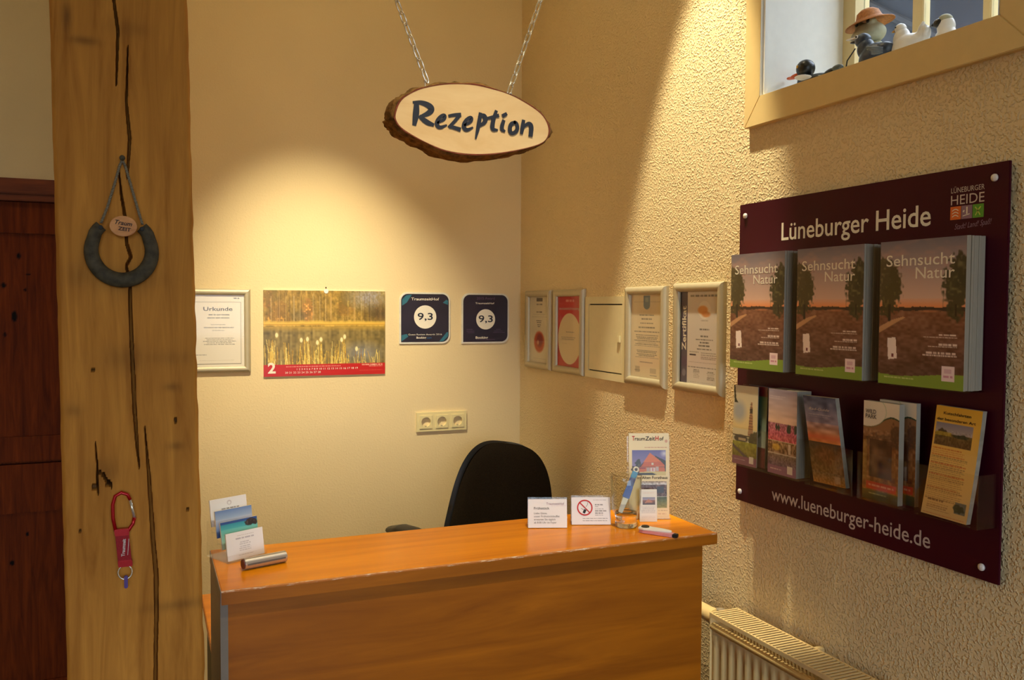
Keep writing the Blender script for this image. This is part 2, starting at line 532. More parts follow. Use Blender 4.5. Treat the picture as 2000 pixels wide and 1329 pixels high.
class Canvas:
    def __init__(self, w, h, c=(240, 236, 226)):
        self.w, self.h = w, h
        self.a = np.ones((h, w, 3)) * np.array(c, float)
        self.U, self.V = np.meshgrid((np.arange(w) + .5) / w, (np.arange(h) + .5) / h)
    def put(self, m, c):
        m = np.clip(m, 0, 1)[..., None]
        self.a = self.a * (1 - m) + np.array(c, float) * m
        return self
    def rect(self, x0, y0, x1, y1, c, k=1.0):
        return self.put(((self.U >= x0) & (self.U < x1) & (self.V >= y0) & (self.V < y1)) * k, c)
    def grad(self, y0, y1, c0, c1, x0=0, x1=1):
        t = np.clip((self.V - y0) / (y1 - y0), 0, 1)[..., None]
        col = np.array(c0, float) * (1 - t) + np.array(c1, float) * t
        m = ((self.V >= y0) & (self.V < y1) & (self.U >= x0) & (self.U < x1))[..., None]
        self.a = np.where(m, col, self.a); return self
    def ell(self, cx, cy, rx, ry, c, soft=0.08, k=1.0):
        d = np.sqrt(((self.U - cx) / rx) ** 2 + ((self.V - cy) / ry) ** 2)
        return self.put(np.clip((1 - d) / soft + .5, 0, 1) * k, c)
    def tree(self, cx, cy, rx, ry, c, seed, k=0.95):
        d = np.sqrt(((self.U - cx) / rx) ** 2 + ((self.V - cy) / ry) ** 2)
        n = vnoise(self.h, self.w, max(4, self.h // 4), max(4, self.w // 4), seed) * .7 + vnoise(self.h, self.w, max(3, self.h // 12), max(3, self.w // 12), seed + 1) * .5
        self.put(np.clip((1.0 - d + (n - .6) * .8) * 5, 0, 1) * k, c)
        return self.put(np.clip((1.0 - d) * 3, 0, 1) * np.clip((n - .75) * 3, 0, 1), np.array(c) * 1.7 + 12)
    def poly(self, pts, c, k=1.0):
        ins = np.zeros_like(self.U, bool)
        n = len(pts)
        for i in range(n):
            x0, y0 = pts[i]; x1, y1 = pts[(i + 1) % n]
            if y0 == y1: continue
            cond = ((self.V > min(y0, y1)) & (self.V <= max(y0, y1)))
            ins ^= cond & (self.U < (self.V - y0) * (x1 - x0) / (y1 - y0) + x0)
        return self.put(ins * k, c)
    def noise(self, amp, gy, gx, seed=0, m=None):
        n = (vnoise(self.h, self.w, gy, gx, seed) - .5)[..., None] * 2 * amp
        if m is not None: n = n * m[..., None]
        self.a = np.clip(self.a + n, 0, 255); return self
    def words(self, x0, x1, y, hh, c, k=0.8, align='l', fill=1.0, seed=0):
        r = random.Random(seed * 131 + int(y * 1000))
        L = (x1 - x0) * fill
        s = {'l': x0, 'c': (x0 + x1) / 2 - L / 2, 'r': x1 - L}[align]
        x = s
        unit = hh * self.h / self.w
        while x < s + L:
            wl = unit * r.uniform(1.2, 4.5)
            self.rect(x, y, min(x + wl, s + L), y + hh, c, k * r.uniform(.75, 1))
            x += wl + unit * .6
        return self
    def para(self, x0, x1, y0, y1, n, c, k=0.7, align='l', seed=0, fr=(0.8, 1.0)):
        r = random.Random(seed)
        for i in range(n):
            y = y0 + (y1 - y0) * i / n
            self.words(x0, x1, y, (y1 - y0) / n * .5, c, k, align, r.uniform(*fr), seed + i)
        return self
    def sheet(self, name, fn, mat, parent, local=False):
        """fn(u, v) -> 3D, u to the right, v downwards, both 0..1"""
        w, h = self.w, self.h
        off = Vector((0, 0, 0)) if local else ROOT.get(parent, Vector((0, 0, 0)))
        us = np.linspace(0, 1, w); vs_ = np.linspace(0, 1, h)
        V = [tuple(Vector(fn(u, v)) - off) for v in vs_ for u in us]
        F = [(j * w + i, (j + 1) * w + i, (j + 1) * w + i + 1, j * w + i + 1) for j in range(h - 1) for i in range(w - 1)]
        me = bpy.data.meshes.new(name)
        me.from_pydata(V, [], F)
        at = me.color_attributes.new('Col', 'FLOAT_COLOR', 'POINT')
        c = np.ones((w * h, 4), np.float32)
        c[:, :3] = s2l(np.clip(self.a, 0, 255) / 255.0).reshape(-1, 3)
        at.data.foreach_set('color', c.ravel())
        me.materials.append(mat)
        return link(name, me, parent)

def flat(pl, x0, y0, x1, y1, lift=LIFT):
    """sheet mapping on a plane: (x0,y0) lower left, (x1,y1) upper right"""
    return lambda u, v: pl.at(x0 + (x1 - x0) * u, y1 + (y0 - y1) * v, lift)

BACK = lambda x, z, y=BY: Plane((x, y, z), (1, 0, 0), (0, 0, 1))          # reads from -y
RIGHT = lambda y, z, x=WX: Plane((x, y, z), (0, -1, 0), (0, 0, 1))        # reads from -x

# ================================================================== the setting
struct('floor', MB().box(XL, YF, -0.1, WX, BY, 0.0), M['floor'])
struct('ceiling', MB().box(XL - 0.3, YF - 0.3, CEIL, WX + 0.3, BY + 0.3, CEIL + 0.15), M['ceiling'])

# window opening in the right wall
CX = 1.507                               # face of the window casing
WO_Y0, WO_Y1, WO_Z0, WO_Z1 = 1.173, 1.871, 2.113, 2.95
WT = 0.32
w = MB()
w.box(WX, YF, 0, WX + WT, BY, WO_Z0)
w.box(WX, YF, WO_Z1, WX + WT, BY, CEIL)
w.box(WX, YF, WO_Z0, WX + WT, WO_Y0, WO_Z1)
w.box(WX, WO_Y1, WO_Z0, WX + WT, BY, WO_Z1)
struct('wall_right', w, M['wall_rough'])
# back wall with a door opening on the left
D_X0, D_X1, D_Z = -1.00, -0.17, 1.985
w = MB()
w.box(XL, BY, 0, D_X0, BY + 0.25, CEIL)
w.box(D_X1, BY, 0, WX + WT, BY + 0.25, CEIL)
w.box(D_X0, BY, D_Z, D_X1, BY + 0.25, CEIL)
struct('wall_back', w, M['wall'])
struct('wall_left', MB().box(XL - 0.25, YF, 0, XL, BY, CEIL), M['wall'])
w = MB()
FX0, FX1, FZ0, FZ1 = -1.30, 1.30, 0.55, 2.55
w.box(XL, YF - 0.3, 0, FX0, YF, CEIL); w.box(FX1, YF - 0.3, 0, WX, YF, CEIL)
w.box(FX0, YF - 0.3, 0, FX1, YF, FZ0); w.box(FX0, YF - 0.3, FZ1, FX1, YF, CEIL)
struct('wall_front', w, M['wall'])
struct('wall_partition', MB().box(-0.075, 1.60, 0, 0.035, BY, CEIL), M['wall'])

# unseen window behind the camera, added and sized for frontal daylight fill
wr = thing('fill_window', 'unseen white casement window added behind the camera for frontal daylight', None, (0.0, YF - 0.15, FZ0), kind='structure')
m = MB()
for a in ((FX0, FZ0, FX1, FZ0 + .06), (FX0, FZ1 - .06, FX1, FZ1), (FX0, FZ0, FX0 + .06, FZ1), (FX1 - .06, FZ0, FX1, FZ1), (-.03, FZ0, .03, FZ1)):
    m.box(a[0], YF - .18, a[1], a[2], YF - .12, a[3])
m.build('window_frame', M['white'], wr)
MB().box(FX0 + .06, YF - .152, FZ0 + .06, FX1 - .06, YF - .148, FZ1 - .06).build('pane', M['pane'], wr)

# the high window niche in the right wall
wn = thing('window_1', 'cream cased window niche high in the right wall', None, (WX, 1.52, WO_Z0), kind='structure')
def casing(a, b, c, d, name='casing_board'):
    q = [(CX, p[0], p[1]) for p in (a, b, c, d)]
    return MB().prism(q, (WX - CX, 0, 0)).build(name, M['cream'], wn, bevel=0.0015)
oy0, oy1, oz0, oz1 = 1.100, 1.934, 2.037, 3.02
casing((oy1, oz0), (oy0, oz0), (WO_Y0, WO_Z0), (WO_Y1, WO_Z0))
casing((oy0, oz0), (oy0, oz1), (WO_Y0, WO_Z1), (WO_Y0, WO_Z0))
casing((oy0, oz1), (oy1, oz1), (WO_Y1, WO_Z1), (WO_Y0, WO_Z1))
casing((oy1, oz1), (oy1, oz0), (WO_Y1, WO_Z0), (WO_Y1, WO_Z1))
g = 0.006
m = MB()
m.box(WX, WO_Y0, WO_Z0, 1.80, WO_Y1, WO_Z0 + .001)
m.box(WX, WO_Y0, WO_Z1 - .001, 1.80, WO_Y1, WO_Z1)
m.box(CX, WO_Y1 - .001, WO_Z0, 1.80, WO_Y1, WO_Z1)
m.box(CX, WO_Y0, WO_Z0, 1.80, WO_Y0 + .001, WO_Z1)
m.build('reveal', M['white'], wn)
MB().box(1.515, WO_Y1 - .008, WO_Z0, 1.524, WO_Y1 - .001, WO_Z1).build('bead', M['white'], wn)
# outer sash window at the back of the niche
X0, X1 = 1.800, 1.838
MB().box(X0 - .012, WO_Y1 - .045, WO_Z0, X1, WO_Y1, WO_Z1).build('jamb', M['cream'], wn)
MB().box(X0 - .012, WO_Y0, WO_Z0, X1, WO_Y0 + .045, WO_Z1).build('jamb', M['cream'], wn)
MB().box(X0, WO_Y0 + .045, WO_Z0, X1, WO_Y1 - .045, WO_Z0 + .05).build('rail', M['cream'], wn)
MB().box(X0, WO_Y0 + .045, WO_Z1 - .05, X1, WO_Y1 - .045, WO_Z1).build('rail', M['cream'], wn)
for yc, hw in ((1.640, .017), (1.443, .011), (1.262, .011)):
    MB().box(X0 + .012, yc - hw, WO_Z0 + .05, X1, yc + hw, WO_Z1 - .05).build('mullion', M['cream'], wn, bevel=.002)
ed = [WO_Y0 + .045, 1.262 - .011, 1.262 + .011, 1.443 - .011, 1.443 + .011, 1.640 - .017, 1.640 + .017, WO_Y1 - .045]
for i in range(4):
    MB().box(1.818, ed[2 * i], WO_Z0 + .05, 1.822, ed[2 * i + 1], WO_Z1 - .05).build('pane', M['pane'], wn)

# outside: ground and the dark house across the yard, seen through the niche panes
struct('ground', MB().box(-40, -40, -0.45, 40, 40, -0.12), M['ground'])
h = thing('house', 'dark rendered neighbouring house seen through the niche window', 'building', (8, 4, -0.12))
MB().box(7.0, -9, -0.12, 13, 22, 5.1).build('wall', M['outside'], h)
MB().prism([(6.6, -9.4, 5.0), (13.4, -9.4, 5.0), (10, -9.4, 6.6)], (0, 31.8, 0)).build('roof', M['roof'], h)
for yy in (2.0, 5.4, 8.6, 12.0):
    f_ = MB().box(6.96, yy, 2.6, 7.0, yy + 1.0, 3.9).build('window', M['roof'], h)
    MB().box(6.94, yy + .08, 2.68, 6.96, yy + .92, 3.82).build('pane', M['pane'], f_)
MB().tube([(6.9, 7.2, 4.9), (6.9, 6.0, 4.1), (6.9, 5.9, -0.1)], .06, 8).build('downpipe', M['roof'], h)

# door on the left
dr = thing('door_1', 'dark stained pine panel door behind the oak post', None, (-0.585, BY, 0), kind='structure')
MB().box(D_X0 - .065, BY - .02, 0, D_X0, BY + .02, 1.985).build('door_frame', M['pine_frame'], dr, bevel=.003)
MB().box(D_X1, BY - .02, 0, D_X1 + .055, BY + .02, 1.985).build('door_frame', M['pine_frame'], dr, bevel=.003)
MB().box(D_X0 - .065, BY - .022, 1.935, D_X1 + .055, BY + .02, 1.99).build('head_frame', M['pine_frame'], dr, bevel=.004)
MB().box(D_X0, BY - .012, 1.912, D_X1, BY + .03, 1.935).build('head_moulding', M['pine_frame'], dr, bevel=.003)

def knotty_panel(name, x0, z0, x1, z1, yf, parent, knots, n=(60, 160)):
    nx, nz = n
    V, F, K = [], [], []
    off = ROOT[parent]
    for j in range(nz + 1):
        for i in range(nx + 1):
            x = x0 + (x1 - x0) * i / nx; z = z0 + (z1 - z0) * j / nz
            k = 0.0
            for kx, kz, ra, rb in knots:
                d = math.hypot((x - kx) / ra, (z - kz) / rb)
                k = max(k, min(1, max(0, (1.15 - d) * 3)))
            V.append((x - off.x, yf - off.y, z - off.z)); K.append(k)
    for j in range(nz):
        for i in range(nx):
            a = j * (nx + 1) + i
            F.append((a, a + 1, a + nx + 2, a + nx + 1))
    b = len(V)
    V += [(x - off.x, yf + .02 - off.y, z - off.z) for x, z in ((x0, z0), (x1, z0), (x1, z1), (x0, z1))]
    K += [0] * 4
    c = [0, nx, (nx + 1) * (nz + 1) - 1, (nx + 1) * nz]
    for i in range(4):
        j = (i + 1) % 4
        F.append((c[i], b + i, b + j, c[j]))
    me = bpy.data.meshes.new(name); me.from_pydata(V, [], F)
    at = me.attributes.new('Mark', 'FLOAT', 'POINT'); at.data.foreach_set('value', np.array(K, np.float32))
    me.materials.append(M['pine'])
    return link(name, me, parent)

LY = BY + .012
leaf = MB()
st = .10
leaf.box(D_X0 + .004, LY, .005, D_X0 + st, LY + .04, 1.91); leaf.box(D_X1 - st, LY, .005, D_X1 - .004, LY + .04, 1.91)
for z0, z1 in ((1.80, 1.91), (.985, 1.075), (.80, .975), (.005, .18)):
    leaf.box(D_X0 + st, LY, z0, D_X1 - st, LY + .04, z1)
leaf.box(D_X0 + .002, LY + .03, .002, D_X1 - .002, LY + .05, 1.93)
lf = leaf.build('door_leaf', M['pine'], dr)
me = lf.data
at = me.attributes.new('Mark', 'FLOAT', 'POINT'); at.data.foreach_set('value', np.zeros(len(me.vertices), np.float32))
mid = (D_X0 + D_X1) / 2
for x0, x1, kn in ((D_X0 + st, mid - .03, []), (mid + .03, D_X1 - st, [(-.413, 1.720, .006, .012), (-.462, 1.615, .008, .010), (-.43, 1.505, .009, .020), (-.395, 1.60, .004, .006), (-.385, 1.655, .008, .004), (-.46, 1.44, .005, .008)])):
    knotty_panel('door_panel', x0, 1.075, x1, 1.80, LY + .012, lf, kn)
    knotty_panel('door_panel', x0, .18, x1, .80, LY + .008, lf, [(-.45, .62, .007, .01), (-.40, .72, .005, .008)] if kn else [])
mm = MB().box(mid - .03, LY, .18, mid + .03, LY + .04, .80).box(mid - .03, LY, 1.075, mid + .03, LY + .04, 1.80)
mo = mm.build('muntin', M['pine'], lf)
at = mo.data.attributes.new('Mark', 'FLOAT', 'POINT'); at.data.foreach_set('value', np.zeros(len(mo.data.vertices), np.float32))
hd = MB().lathe([(.0, 0), (.02, 0), (.02, -.006), (.009, -.01), (.009, -.05)], (D_X0 + .06, LY, 1.02), 16, 'y')
hd.tube([(D_X0 + .06, LY - .05, 1.02), (D_X0 + .18, LY - .05, 1.02)], .009, 10)
hd.build('door_handle', M['alu'], dr, smooth=True)

# ================================================================== oak post with its drying cracks
CRACKS = [
    [(-.038, 2.30, .0016), (-.038, 1.993, .0026), (-.033, 1.95, .003), (-.035, 1.898, .0022), (-.036, 1.87, .0008)],
    [(-.020, 1.93, .0005), (-.021, 1.90, .0014), (-.023, 1.847, .0026), (-.019, 1.795, .0036), (-.021, 1.765, .003), (-.023, 1.738, .0018)],
    [(-.034, 1.745, .0008), (-.031, 1.71, .0024), (-.026, 1.675, .003), (-.025, 1.64, .003), (-.019, 1.62, .0026), (-.026, 1.607, .002), (-.021, 1.585, .003), (-.021, 1.55, .0036), (-.020, 1.50, .0042), (-.018, 1.44, .0050), (-.0165, 1.39, .0046), (-.014, 1.34, .0032), (-.011, 1.304, .0006)],
    [(-.003, 1.365, .0004), (-.001, 1.335, .0016), (.002, 1.29, .0040), (.004, 1.25, .0046), (.007, 1.19, .0052), (.0105, 1.14, .0056), (.0105, 1.08, .005), (.009, 1.03, .0046), (.008, .97, .0044), (.006, .80, .004), (.004, .60, .002)],
    [(-.070, 1.345, .0004), (-.068, 1.312, .0014), (-.0685, 1.29, .002), (-.067, 1.27, .0006)],
    [(-.066, 1.303, .0014), (-.060, 1.298, .0024), (-.056, 1.289, .002), (-.051, 1.284, .003), (-.049, 1.279, .001)],
]
HOLES = [(-.072, 1.454, .0028), (.040, 1.374, .0026), (-.092, 1.218, .0018), (.056, 1.236, .0016), (-.072, 1.28, .004), (-.054, 1.283, .004)]
STAINS = [(-.100, 1.962, .006, .022, .55), (-.078, 1.930, .020, .006, .5), (-.02, 1.955, .03, .012, .22), (-.03, 1.47, .035, .02, .28), (-.06, 1.30, .022, .02, .3),
          (.035, 1.425, .012, .006, .4), (.04, 1.335, .012, .006, .4), (.04, 1.09, .05, .008, .35), (-.09, 1.59, .02, .02, .25), (-.03, 1.585, .05, .016, .35), (-.098, 1.395, .012, .010, .3), (.03, 1.47, .05, .012, .2)]
PY = 1.40
def crack_at(x, z):
    best = 0.0
    for c in CRACKS:
        for (xa, za, wa), (xb, zb, wb) in zip(c[:-1], c[1:]):
            lo, hi = min(za, zb), max(za, zb)
            if z < lo - .004 or z > hi + .004: continue
            dx, dz = xb - xa, zb - za
            t = min(1, max(0, ((x - xa) * dx + (z - za) * dz) / (dx * dx + dz * dz)))
            d = math.hypot(x - xa - t * dx, z - za - t * dz)
            wd = wa + (wb - wa) * t
            best = max(best, min(1, max(0, (wd * .5 + .0005 - d) / .0008)))
    return best
nx, z_lo, z_hi, nz = 190, 0.84, 2.16, 340
rows = [0.0, 0.4] + [z_lo + (z_hi - z_lo) * j / nz for j in range(nz + 1)] + [2.7, CEIL]
V, F, K = [], [], []
hr = random.Random(3)
jit = vnoise(len(rows), 2, 60, 1, 5)
for j, z in enumerate(rows):
    xl = -.122 + (2.0 - z) * .0100 + (jit[j, 0] - .5) * .0012
    xr = .063 + (2.0 - z) * .0155 + (jit[j, 1] - .5) * .0018
    dense = 1 < j < len(rows) - 2
    for i in range(nx + 1):
        x = xl + (xr - xl) * i / nx
        e = min(x - xl, xr - x)
        y = PY + (0.006 * (1 - e / .006) ** 2 if e < .006 else 0)
        y += .0012 * math.sin(x * 40 + z * 9) * math.sin(z * 13)
        k = 0.0
        if dense:
            c = crack_at(x, z)
            y += c * .024
            for hx, hz, r in HOLES:
                d = math.hypot(x - hx, z - hz)
                if d < r: y += .006; k = max(k, .8)
            for sx, sz, ra, rb, s in STAINS:
                d = ((x - sx) / ra) ** 2 + ((z - sz) / rb) ** 2
                if d < 6: k = max(k, s * math.exp(-d))
        V.append((x, y, z)); K.append(k)
n1 = nx + 1
for j in range(len(rows) - 1):
    for i in range(nx):
        a = j * n1 + i
        F.append((a, a + 1, a + n1 + 1, a + n1))
nb = len(V)
for j, z in enumerate(rows):
    V += [(V[j * n1][0], PY + .19, z), (V[j * n1 + nx][0], PY + .19, z)]; K += [0, 0]
for j in range(len(rows) - 1):
    a, b = nb + 2 * j, nb + 2 * j + 2
    F.append((j * n1, (j + 1) * n1, b, a))
    F.append((j * n1 + nx, a + 1, b + 1, (j + 1) * n1 + nx))
    F.append((a, b, b + 1, a + 1))
me = bpy.data.meshes.new('timber_post')
me.from_pydata(V, [], F)
at = me.attributes.new('Mark', 'FLOAT', 'POINT'); at.data.foreach_set('value', np.array(K, np.float32))
me.materials.append(M['post'])
post = link('timber_post', me)
tag(post, 'thick old oak post with long drying cracks at the left', 'post')

# ---- horseshoe on its cord
hs = thing('horseshoe', 'grey iron horseshoe with a wooden disc hanging from a cord on the oak post', 'horseshoe', (-.030, 1.38, 1.577))
pts = []
for k in range(33):
    t = math.radians(-228 + 276 * k / 32)
    rx, rz = .0405, .0425
    pts.append((-.031 + rx * math.cos(t) , 1.388, 1.628 + rz * math.sin(t) + (.004 if math.sin(t) > .5 else 0)))
m = MB()
for i in range(len(pts)):
    pass
rad = [.0085 + .0025 * math.sin(PI * i / 32) for i in range(33)]
m.tube(pts, rad, 12, flat=1.0)
for v_ in m.v:
    v_.y = 1.388 + (v_.y - 1.388) * .62
m.build('shoe', M['steel_old'], hs, smooth=True)
for sx in (-1, 1):
    MB().lathe([(0, -.0002), (.0028, -.0002), (.0034, .0012)], (-.031 + sx * .0275, 1.3822, 1.661), 12, 'y').build('nail_hole', M['dark'], hs)
ct = [(-.058, 1.387, 1.668), (-.050, 1.390, 1.69), (-.040, 1.394, 1.725), (-.033, 1.394, 1.752), (-.029, 1.392, 1.762), (-.025, 1.394, 1.752), (-.018, 1.392, 1.725), (-.009, 1.390, 1.69), (-.003, 1.387, 1.668)]
def rope(path, r, turns, n=120):
    P = [Vector(p) for p in path]
    L = [0]
    for a, b in zip(P[:-1], P[1:]): L.append(L[-1] + (b - a).length)
    mb = MB()
    for s in range(2):
        q = []
        for i in range(n + 1):
            d = L[-1] * i / n
            k = max(j for j in range(len(P) - 1) if L[j] <= d + 1e-9)
            p = P[k].lerp(P[k + 1], (d - L[k]) / (L[k + 1] - L[k]))
            t = 2 * PI * turns * i / n + s * PI
            q.append(p + Vector((math.cos(t) * r * .7, math.sin(t) * r * .7, 0)))
        mb.tube(q, r * .8, 6)
    return mb
rope(ct, .0016, 26).build('cord', M['cord'], hs, smooth=True)
MB().lathe([(0, -.012), (.004, -.012), (.004, -.010), (.0022, -.009), (.0022, -.0005)], (-.029, 1.398, 1.7635), 10, 'y').build('nail', M['steel_old'], hs, smooth=True)
rim = [(-.0285 + .0182 * math.cos(t) , 1.3765 , 1.6635 + .0148 * math.sin(t)) for t in [2 * PI * k / 36 for k in range(36)]]
dk = MB().prism(rim, (0, .006, 0)).build('wooden_disc', M['disc'], hs, bevel=.0012)
pl = Plane((-.0285, 1.3765, 1.6635), (1, 0, -.13), (.13, 0, 1))
m = MB()
write(m, pl, 'Traum', -.0115, .0015, width=.023, height=.0062, bold=.02, shear=.3)
write(m, pl, 'ZEIT', -.0065, -.0065, width=.017, height=.0050, bold=.03)
m.build('lettering', M['ink_brown'], dk)

# ---- carabiner key fob
kf = thing('key_fob', 'red carabiner key fob with red strap hanging low on the oak post', 'key fob', (-.036, 1.385, 1.13))
cp = [(-.044, 1.389, 1.214), (-.0475, 1.389, 1.235), (-.0475, 1.389, 1.255), (-.044, 1.389, 1.267), (-.036, 1.389, 1.2715), (-.0275, 1.389, 1.268), (-.024, 1.389, 1.260)]
MB().tube(cp, .0026, 10).build('hook', M['red'], kf, smooth=True)
MB().tube([(-.024, 1.389, 1.260), (-.0185, 1.389, 1.233)], .0021, 10).build('gate', M['chrome'], kf, smooth=True)
MB().tube([(-.0185, 1.389, 1.233), (-.0205, 1.389, 1.224), (-.027, 1.389, 1.214), (-.036, 1.389, 1.2115), (-.044, 1.389, 1.214)], .0027, 10).build('hook_base', M['red'], kf, smooth=True)
sp = [(-.0455, 1.385, 1.217), (-.027, 1.385, 1.217), (-.0225, 1.385, 1.163), (-.041, 1.385, 1.163)]
stp = MB().prism(sp, (0, .008, 0)).build('strap', M['red_cloth'], kf, bevel=.001)
MB().prism([(-.0460, 1.3838, 1.218), (-.0262, 1.3838, 1.218), (-.0256, 1.3838, 1.208), (-.0454, 1.3838, 1.208)], (0, .0104, 0)).build('sleeve', M['red'], kf, bevel=.001)
MB().prism([(-.0418, 1.3838, 1.171), (-.0222, 1.3838, 1.171), (-.0216, 1.3838, 1.161), (-.0412, 1.3838, 1.161)], (0, .0104, 0)).build('sleeve', M['red'], kf, bevel=.001)
pl = Plane((-.0325, 1.385, 1.177), (.075, 0, 1), (-1, 0, .075))
m = MB(); write(m, pl, 'Traumzeit', 0, 0.000, width=.026, height=.0044, bold=.03)
ribbon(m, pl, [(0.002, -.0042, .0007), (.026, -.0042, .0007)])
m.build('lettering', M['ink_pale'], stp)
rg = [(-.032 + .0095 * math.cos(t), 1.389, 1.152 + .0105 * math.sin(t)) for t in [2 * PI * k / 24 for k in range(24)]]
MB().tube(rg, .0011, 8, closed=True).build('split_ring', M['chrome'], kf, smooth=True)
MB().box(-.0335, 1.386, 1.128, -.0285, 1.391, 1.147).build('tassel', M['purple'], kf, bevel=.001)

# ================================================================== lamps out of the frame
def spot_fixture(x, y, z, watts, cone, blend, aim, fill_share, label):
    t = thing('ceiling_spotlight', label, 'spotlight', (x, y, z), group='ceiling spotlights over the counter')
    MB().lathe([(0, CEIL - z), (.045, CEIL - z), (.045, CEIL - z - .012), (.012, CEIL - z - .016), (.012, .06)], (x, y, z), 20).build('mount', M['white'], t, smooth=False)
    MB().lathe([(0, .065), (.034, .06), (.038, .04), (.040, .012), (.036, .012), (.030, .05), (0, .055)], (x, y, z), 24).build('housing', M['alu'], t, smooth=True)
    MB().lathe([(0, .030), (.022, .030), (.024, .034), (0, .05)], (x, y, z), 20).build('bulb', M['bulb'], t, smooth=True)
    l = bpy.data.lights.new('spot_lamp', 'SPOT')
    l.energy = watts; l.color = SPOT_COL; l.spot_size = math.radians(cone); l.spot_blend = blend; l.shadow_soft_size = .025
    o = bpy.data.objects.new('spot_lamp', l); COL.objects.link(o)
    p = bpy.data.lights.new('added_wall_fill', 'POINT')  # point light added at the fixture to brighten the upper walls
    p.energy = watts * fill_share; p.color = (1.0, 0.86, 0.56); p.shadow_soft_size = .03
    po = bpy.data.objects.new('added_wall_fill', p); COL.objects.link(po); po.location = (x, y, z - .01)
    o.location = (x, y, z); o.rotation_euler = Vector(aim).to_track_quat('-Z', 'Y').to_euler()
for sp_ in SPOTS:
    spot_fixture(*sp_)
lt = thing('fill_lamp', 'round glowing fill lamp added to the hall ceiling out of view', 'lamp', (-1.35, 1.7, CEIL - .12))  # lamp added out of view as warm fill for the hall
MB().lathe([(0, .12), (.10, .12), (.10, .09), (0, .09)], (-1.35, 1.7, CEIL - .12), 24).build('lamp_base', M['white'], lt)
MB().ell((-1.35, 1.7, CEIL - .08), (.20, .20, .07), 24, 12).build('lamp_shade', M['lamp'], lt, smooth=True)

# ================================================================== reception counter
CT = 1.026
rc = thing('reception_counter', 'cherry wood reception counter with a raised narrow top', 'counter', (.67, 1.64, 0))
top = MB().box(.122, 1.637, 1.000, 1.217, 1.928, CT).build('counter_top', M['cherry'], rc, bevel=.0015)
MB().box(.1205, 1.638, 1.001, .122, 1.927, CT - .001).build('edge_band', M['grey_side'], top)
_t = NT('worn_edge')
_n = _t.n('ShaderNodeTexNoise', i_Scale=1.0, i_Detail=4.0, i_Roughness=0.7)
_t.l(_t.coords((34, 300, 300)), _n.inputs['Vector'])
_t.l(_t.ramp(_n.outputs['Fac'], [(0.54, rgb(186, 112, 44)), (0.62, rgb(236, 214, 186))]), _t.b.inputs['Base Color'])
_t.b.inputs['Roughness'].default_value = 0.35
MB().prism([(.122, 1.6366, CT - .0032), (.122, 1.6366, CT - .0008), (.122, 1.6385, CT + .0004), (.122, 1.6412, CT + .0004)], (1.095, 0, 0)).build('worn_edge', _t.m, top)
MB().box(.1222, 1.6362, 1.0005, 1.2168, 1.6372, CT - .0034).build('shaded_edge', M['cherry_shaded'], top)  # darker strip carries the shade of the slab's front edge
MB().box(.134, 1.646, 0.0, 1.183, 1.668, 1.000).build('front_panel', M['cherry_shaded'], rc)
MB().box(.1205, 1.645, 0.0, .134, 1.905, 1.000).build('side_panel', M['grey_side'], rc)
MB().box(1.165, 1.668, 0.0, 1.183, 1.905, 1.000).build('side_panel', M['cherry_shaded'], rc)
MB().box(.134, 1.668, .60, 1.165, 1.90, .62).build('shelf', M['cherry_shaded'], rc)

dk = thing('office_desk', 'low orange cherry desk standing behind the reception counter', 'desk', (.67, 2.2, 0))
MB().box(.134, 1.935, .725, 1.23, 2.495, .750).build('desk_top', M['cherry'], dk, bevel=.0015)
MB().box(.145, 1.945, 0.0, .17, 2.45, .725).build('side_panel', M['black'], dk)
MB().box(1.19, 1.945, 0.0, 1.215, 2.45, .725).build('side_panel', M['black'], dk)
MB().box(.17, 1.96, .35, 1.19, 1.978, .725).build('back_panel', M['cherry_shaded'], dk)

# ================================================================== office chair
def pillow(mb, c, wfun, h, thick, R, n=22, mcnt=26):
    """upholstered pad: wfun(t) half width at height t 0..1, rounded front and back"""
    for sgn in (1, -1):
        base = len(mb.v)
        for j in range(mcnt + 1):
            for i in range(n + 1):
                a, b = -1 + 2 * i / n, -1 + 2 * j / mcnt
                p = 3.2
                r = max(abs(a), abs(b))
                q = (abs(a) ** p + abs(b) ** p) ** (1 / p) + 1e-9
                s = r / q
                x, y = a * s, b * s
                t = (y + 1) / 2
                rr = min(1, (abs(x) ** 4 + abs(y) ** 4) ** .25)
                d = thick * (1 - rr ** 5) ** .6 if rr < 1 else 0
                pt = Vector((x * wfun(t), -sgn * d + .05 * (x * x) * (-1), (t - .5) * h))
                mb.v.append(Vector(c) + R @ pt)
        for j in range(mcnt):
            for i in range(n):
                k = base + j * (n + 1) + i
                q = (k, k + 1, k + n + 2, k + n + 1)
                mb.f.append(q if sgn > 0 else tuple(reversed(q)))
    return mb
oc = thing('office_chair', 'dark upholstered office swivel chair behind the counter', 'chair', (1.16, 2.86, 0))
R = Matrix.Rotation(math.radians(-14), 3, 'Z') @ Matrix.Rotation(math.radians(7.5), 3, 'Y') @ Matrix.Rotation(math.radians(-9), 3, 'X')
pillow(MB(), (1.268, 3.08, .735), lambda t: .215 - .060 * t ** 1.6, .56, .035, R).build('backrest', M['fabric'], oc, smooth=True, weld=True)
pillow(MB(), (1.262, 3.115, .735), lambda t: .219 - .061 * t ** 1.6, .568, .024, R).build('back_shell', M['black'], oc, smooth=True, weld=True)
Rs = Matrix.Rotation(math.radians(-14), 3, 'Z') @ Matrix.Rotation(math.radians(90), 3, 'X')
pillow(MB(), (1.16, 2.86, .47), lambda t: .235 + .01 * t, .46, .045, Rs).build('seat', M['fabric'], oc, smooth=True, weld=True)
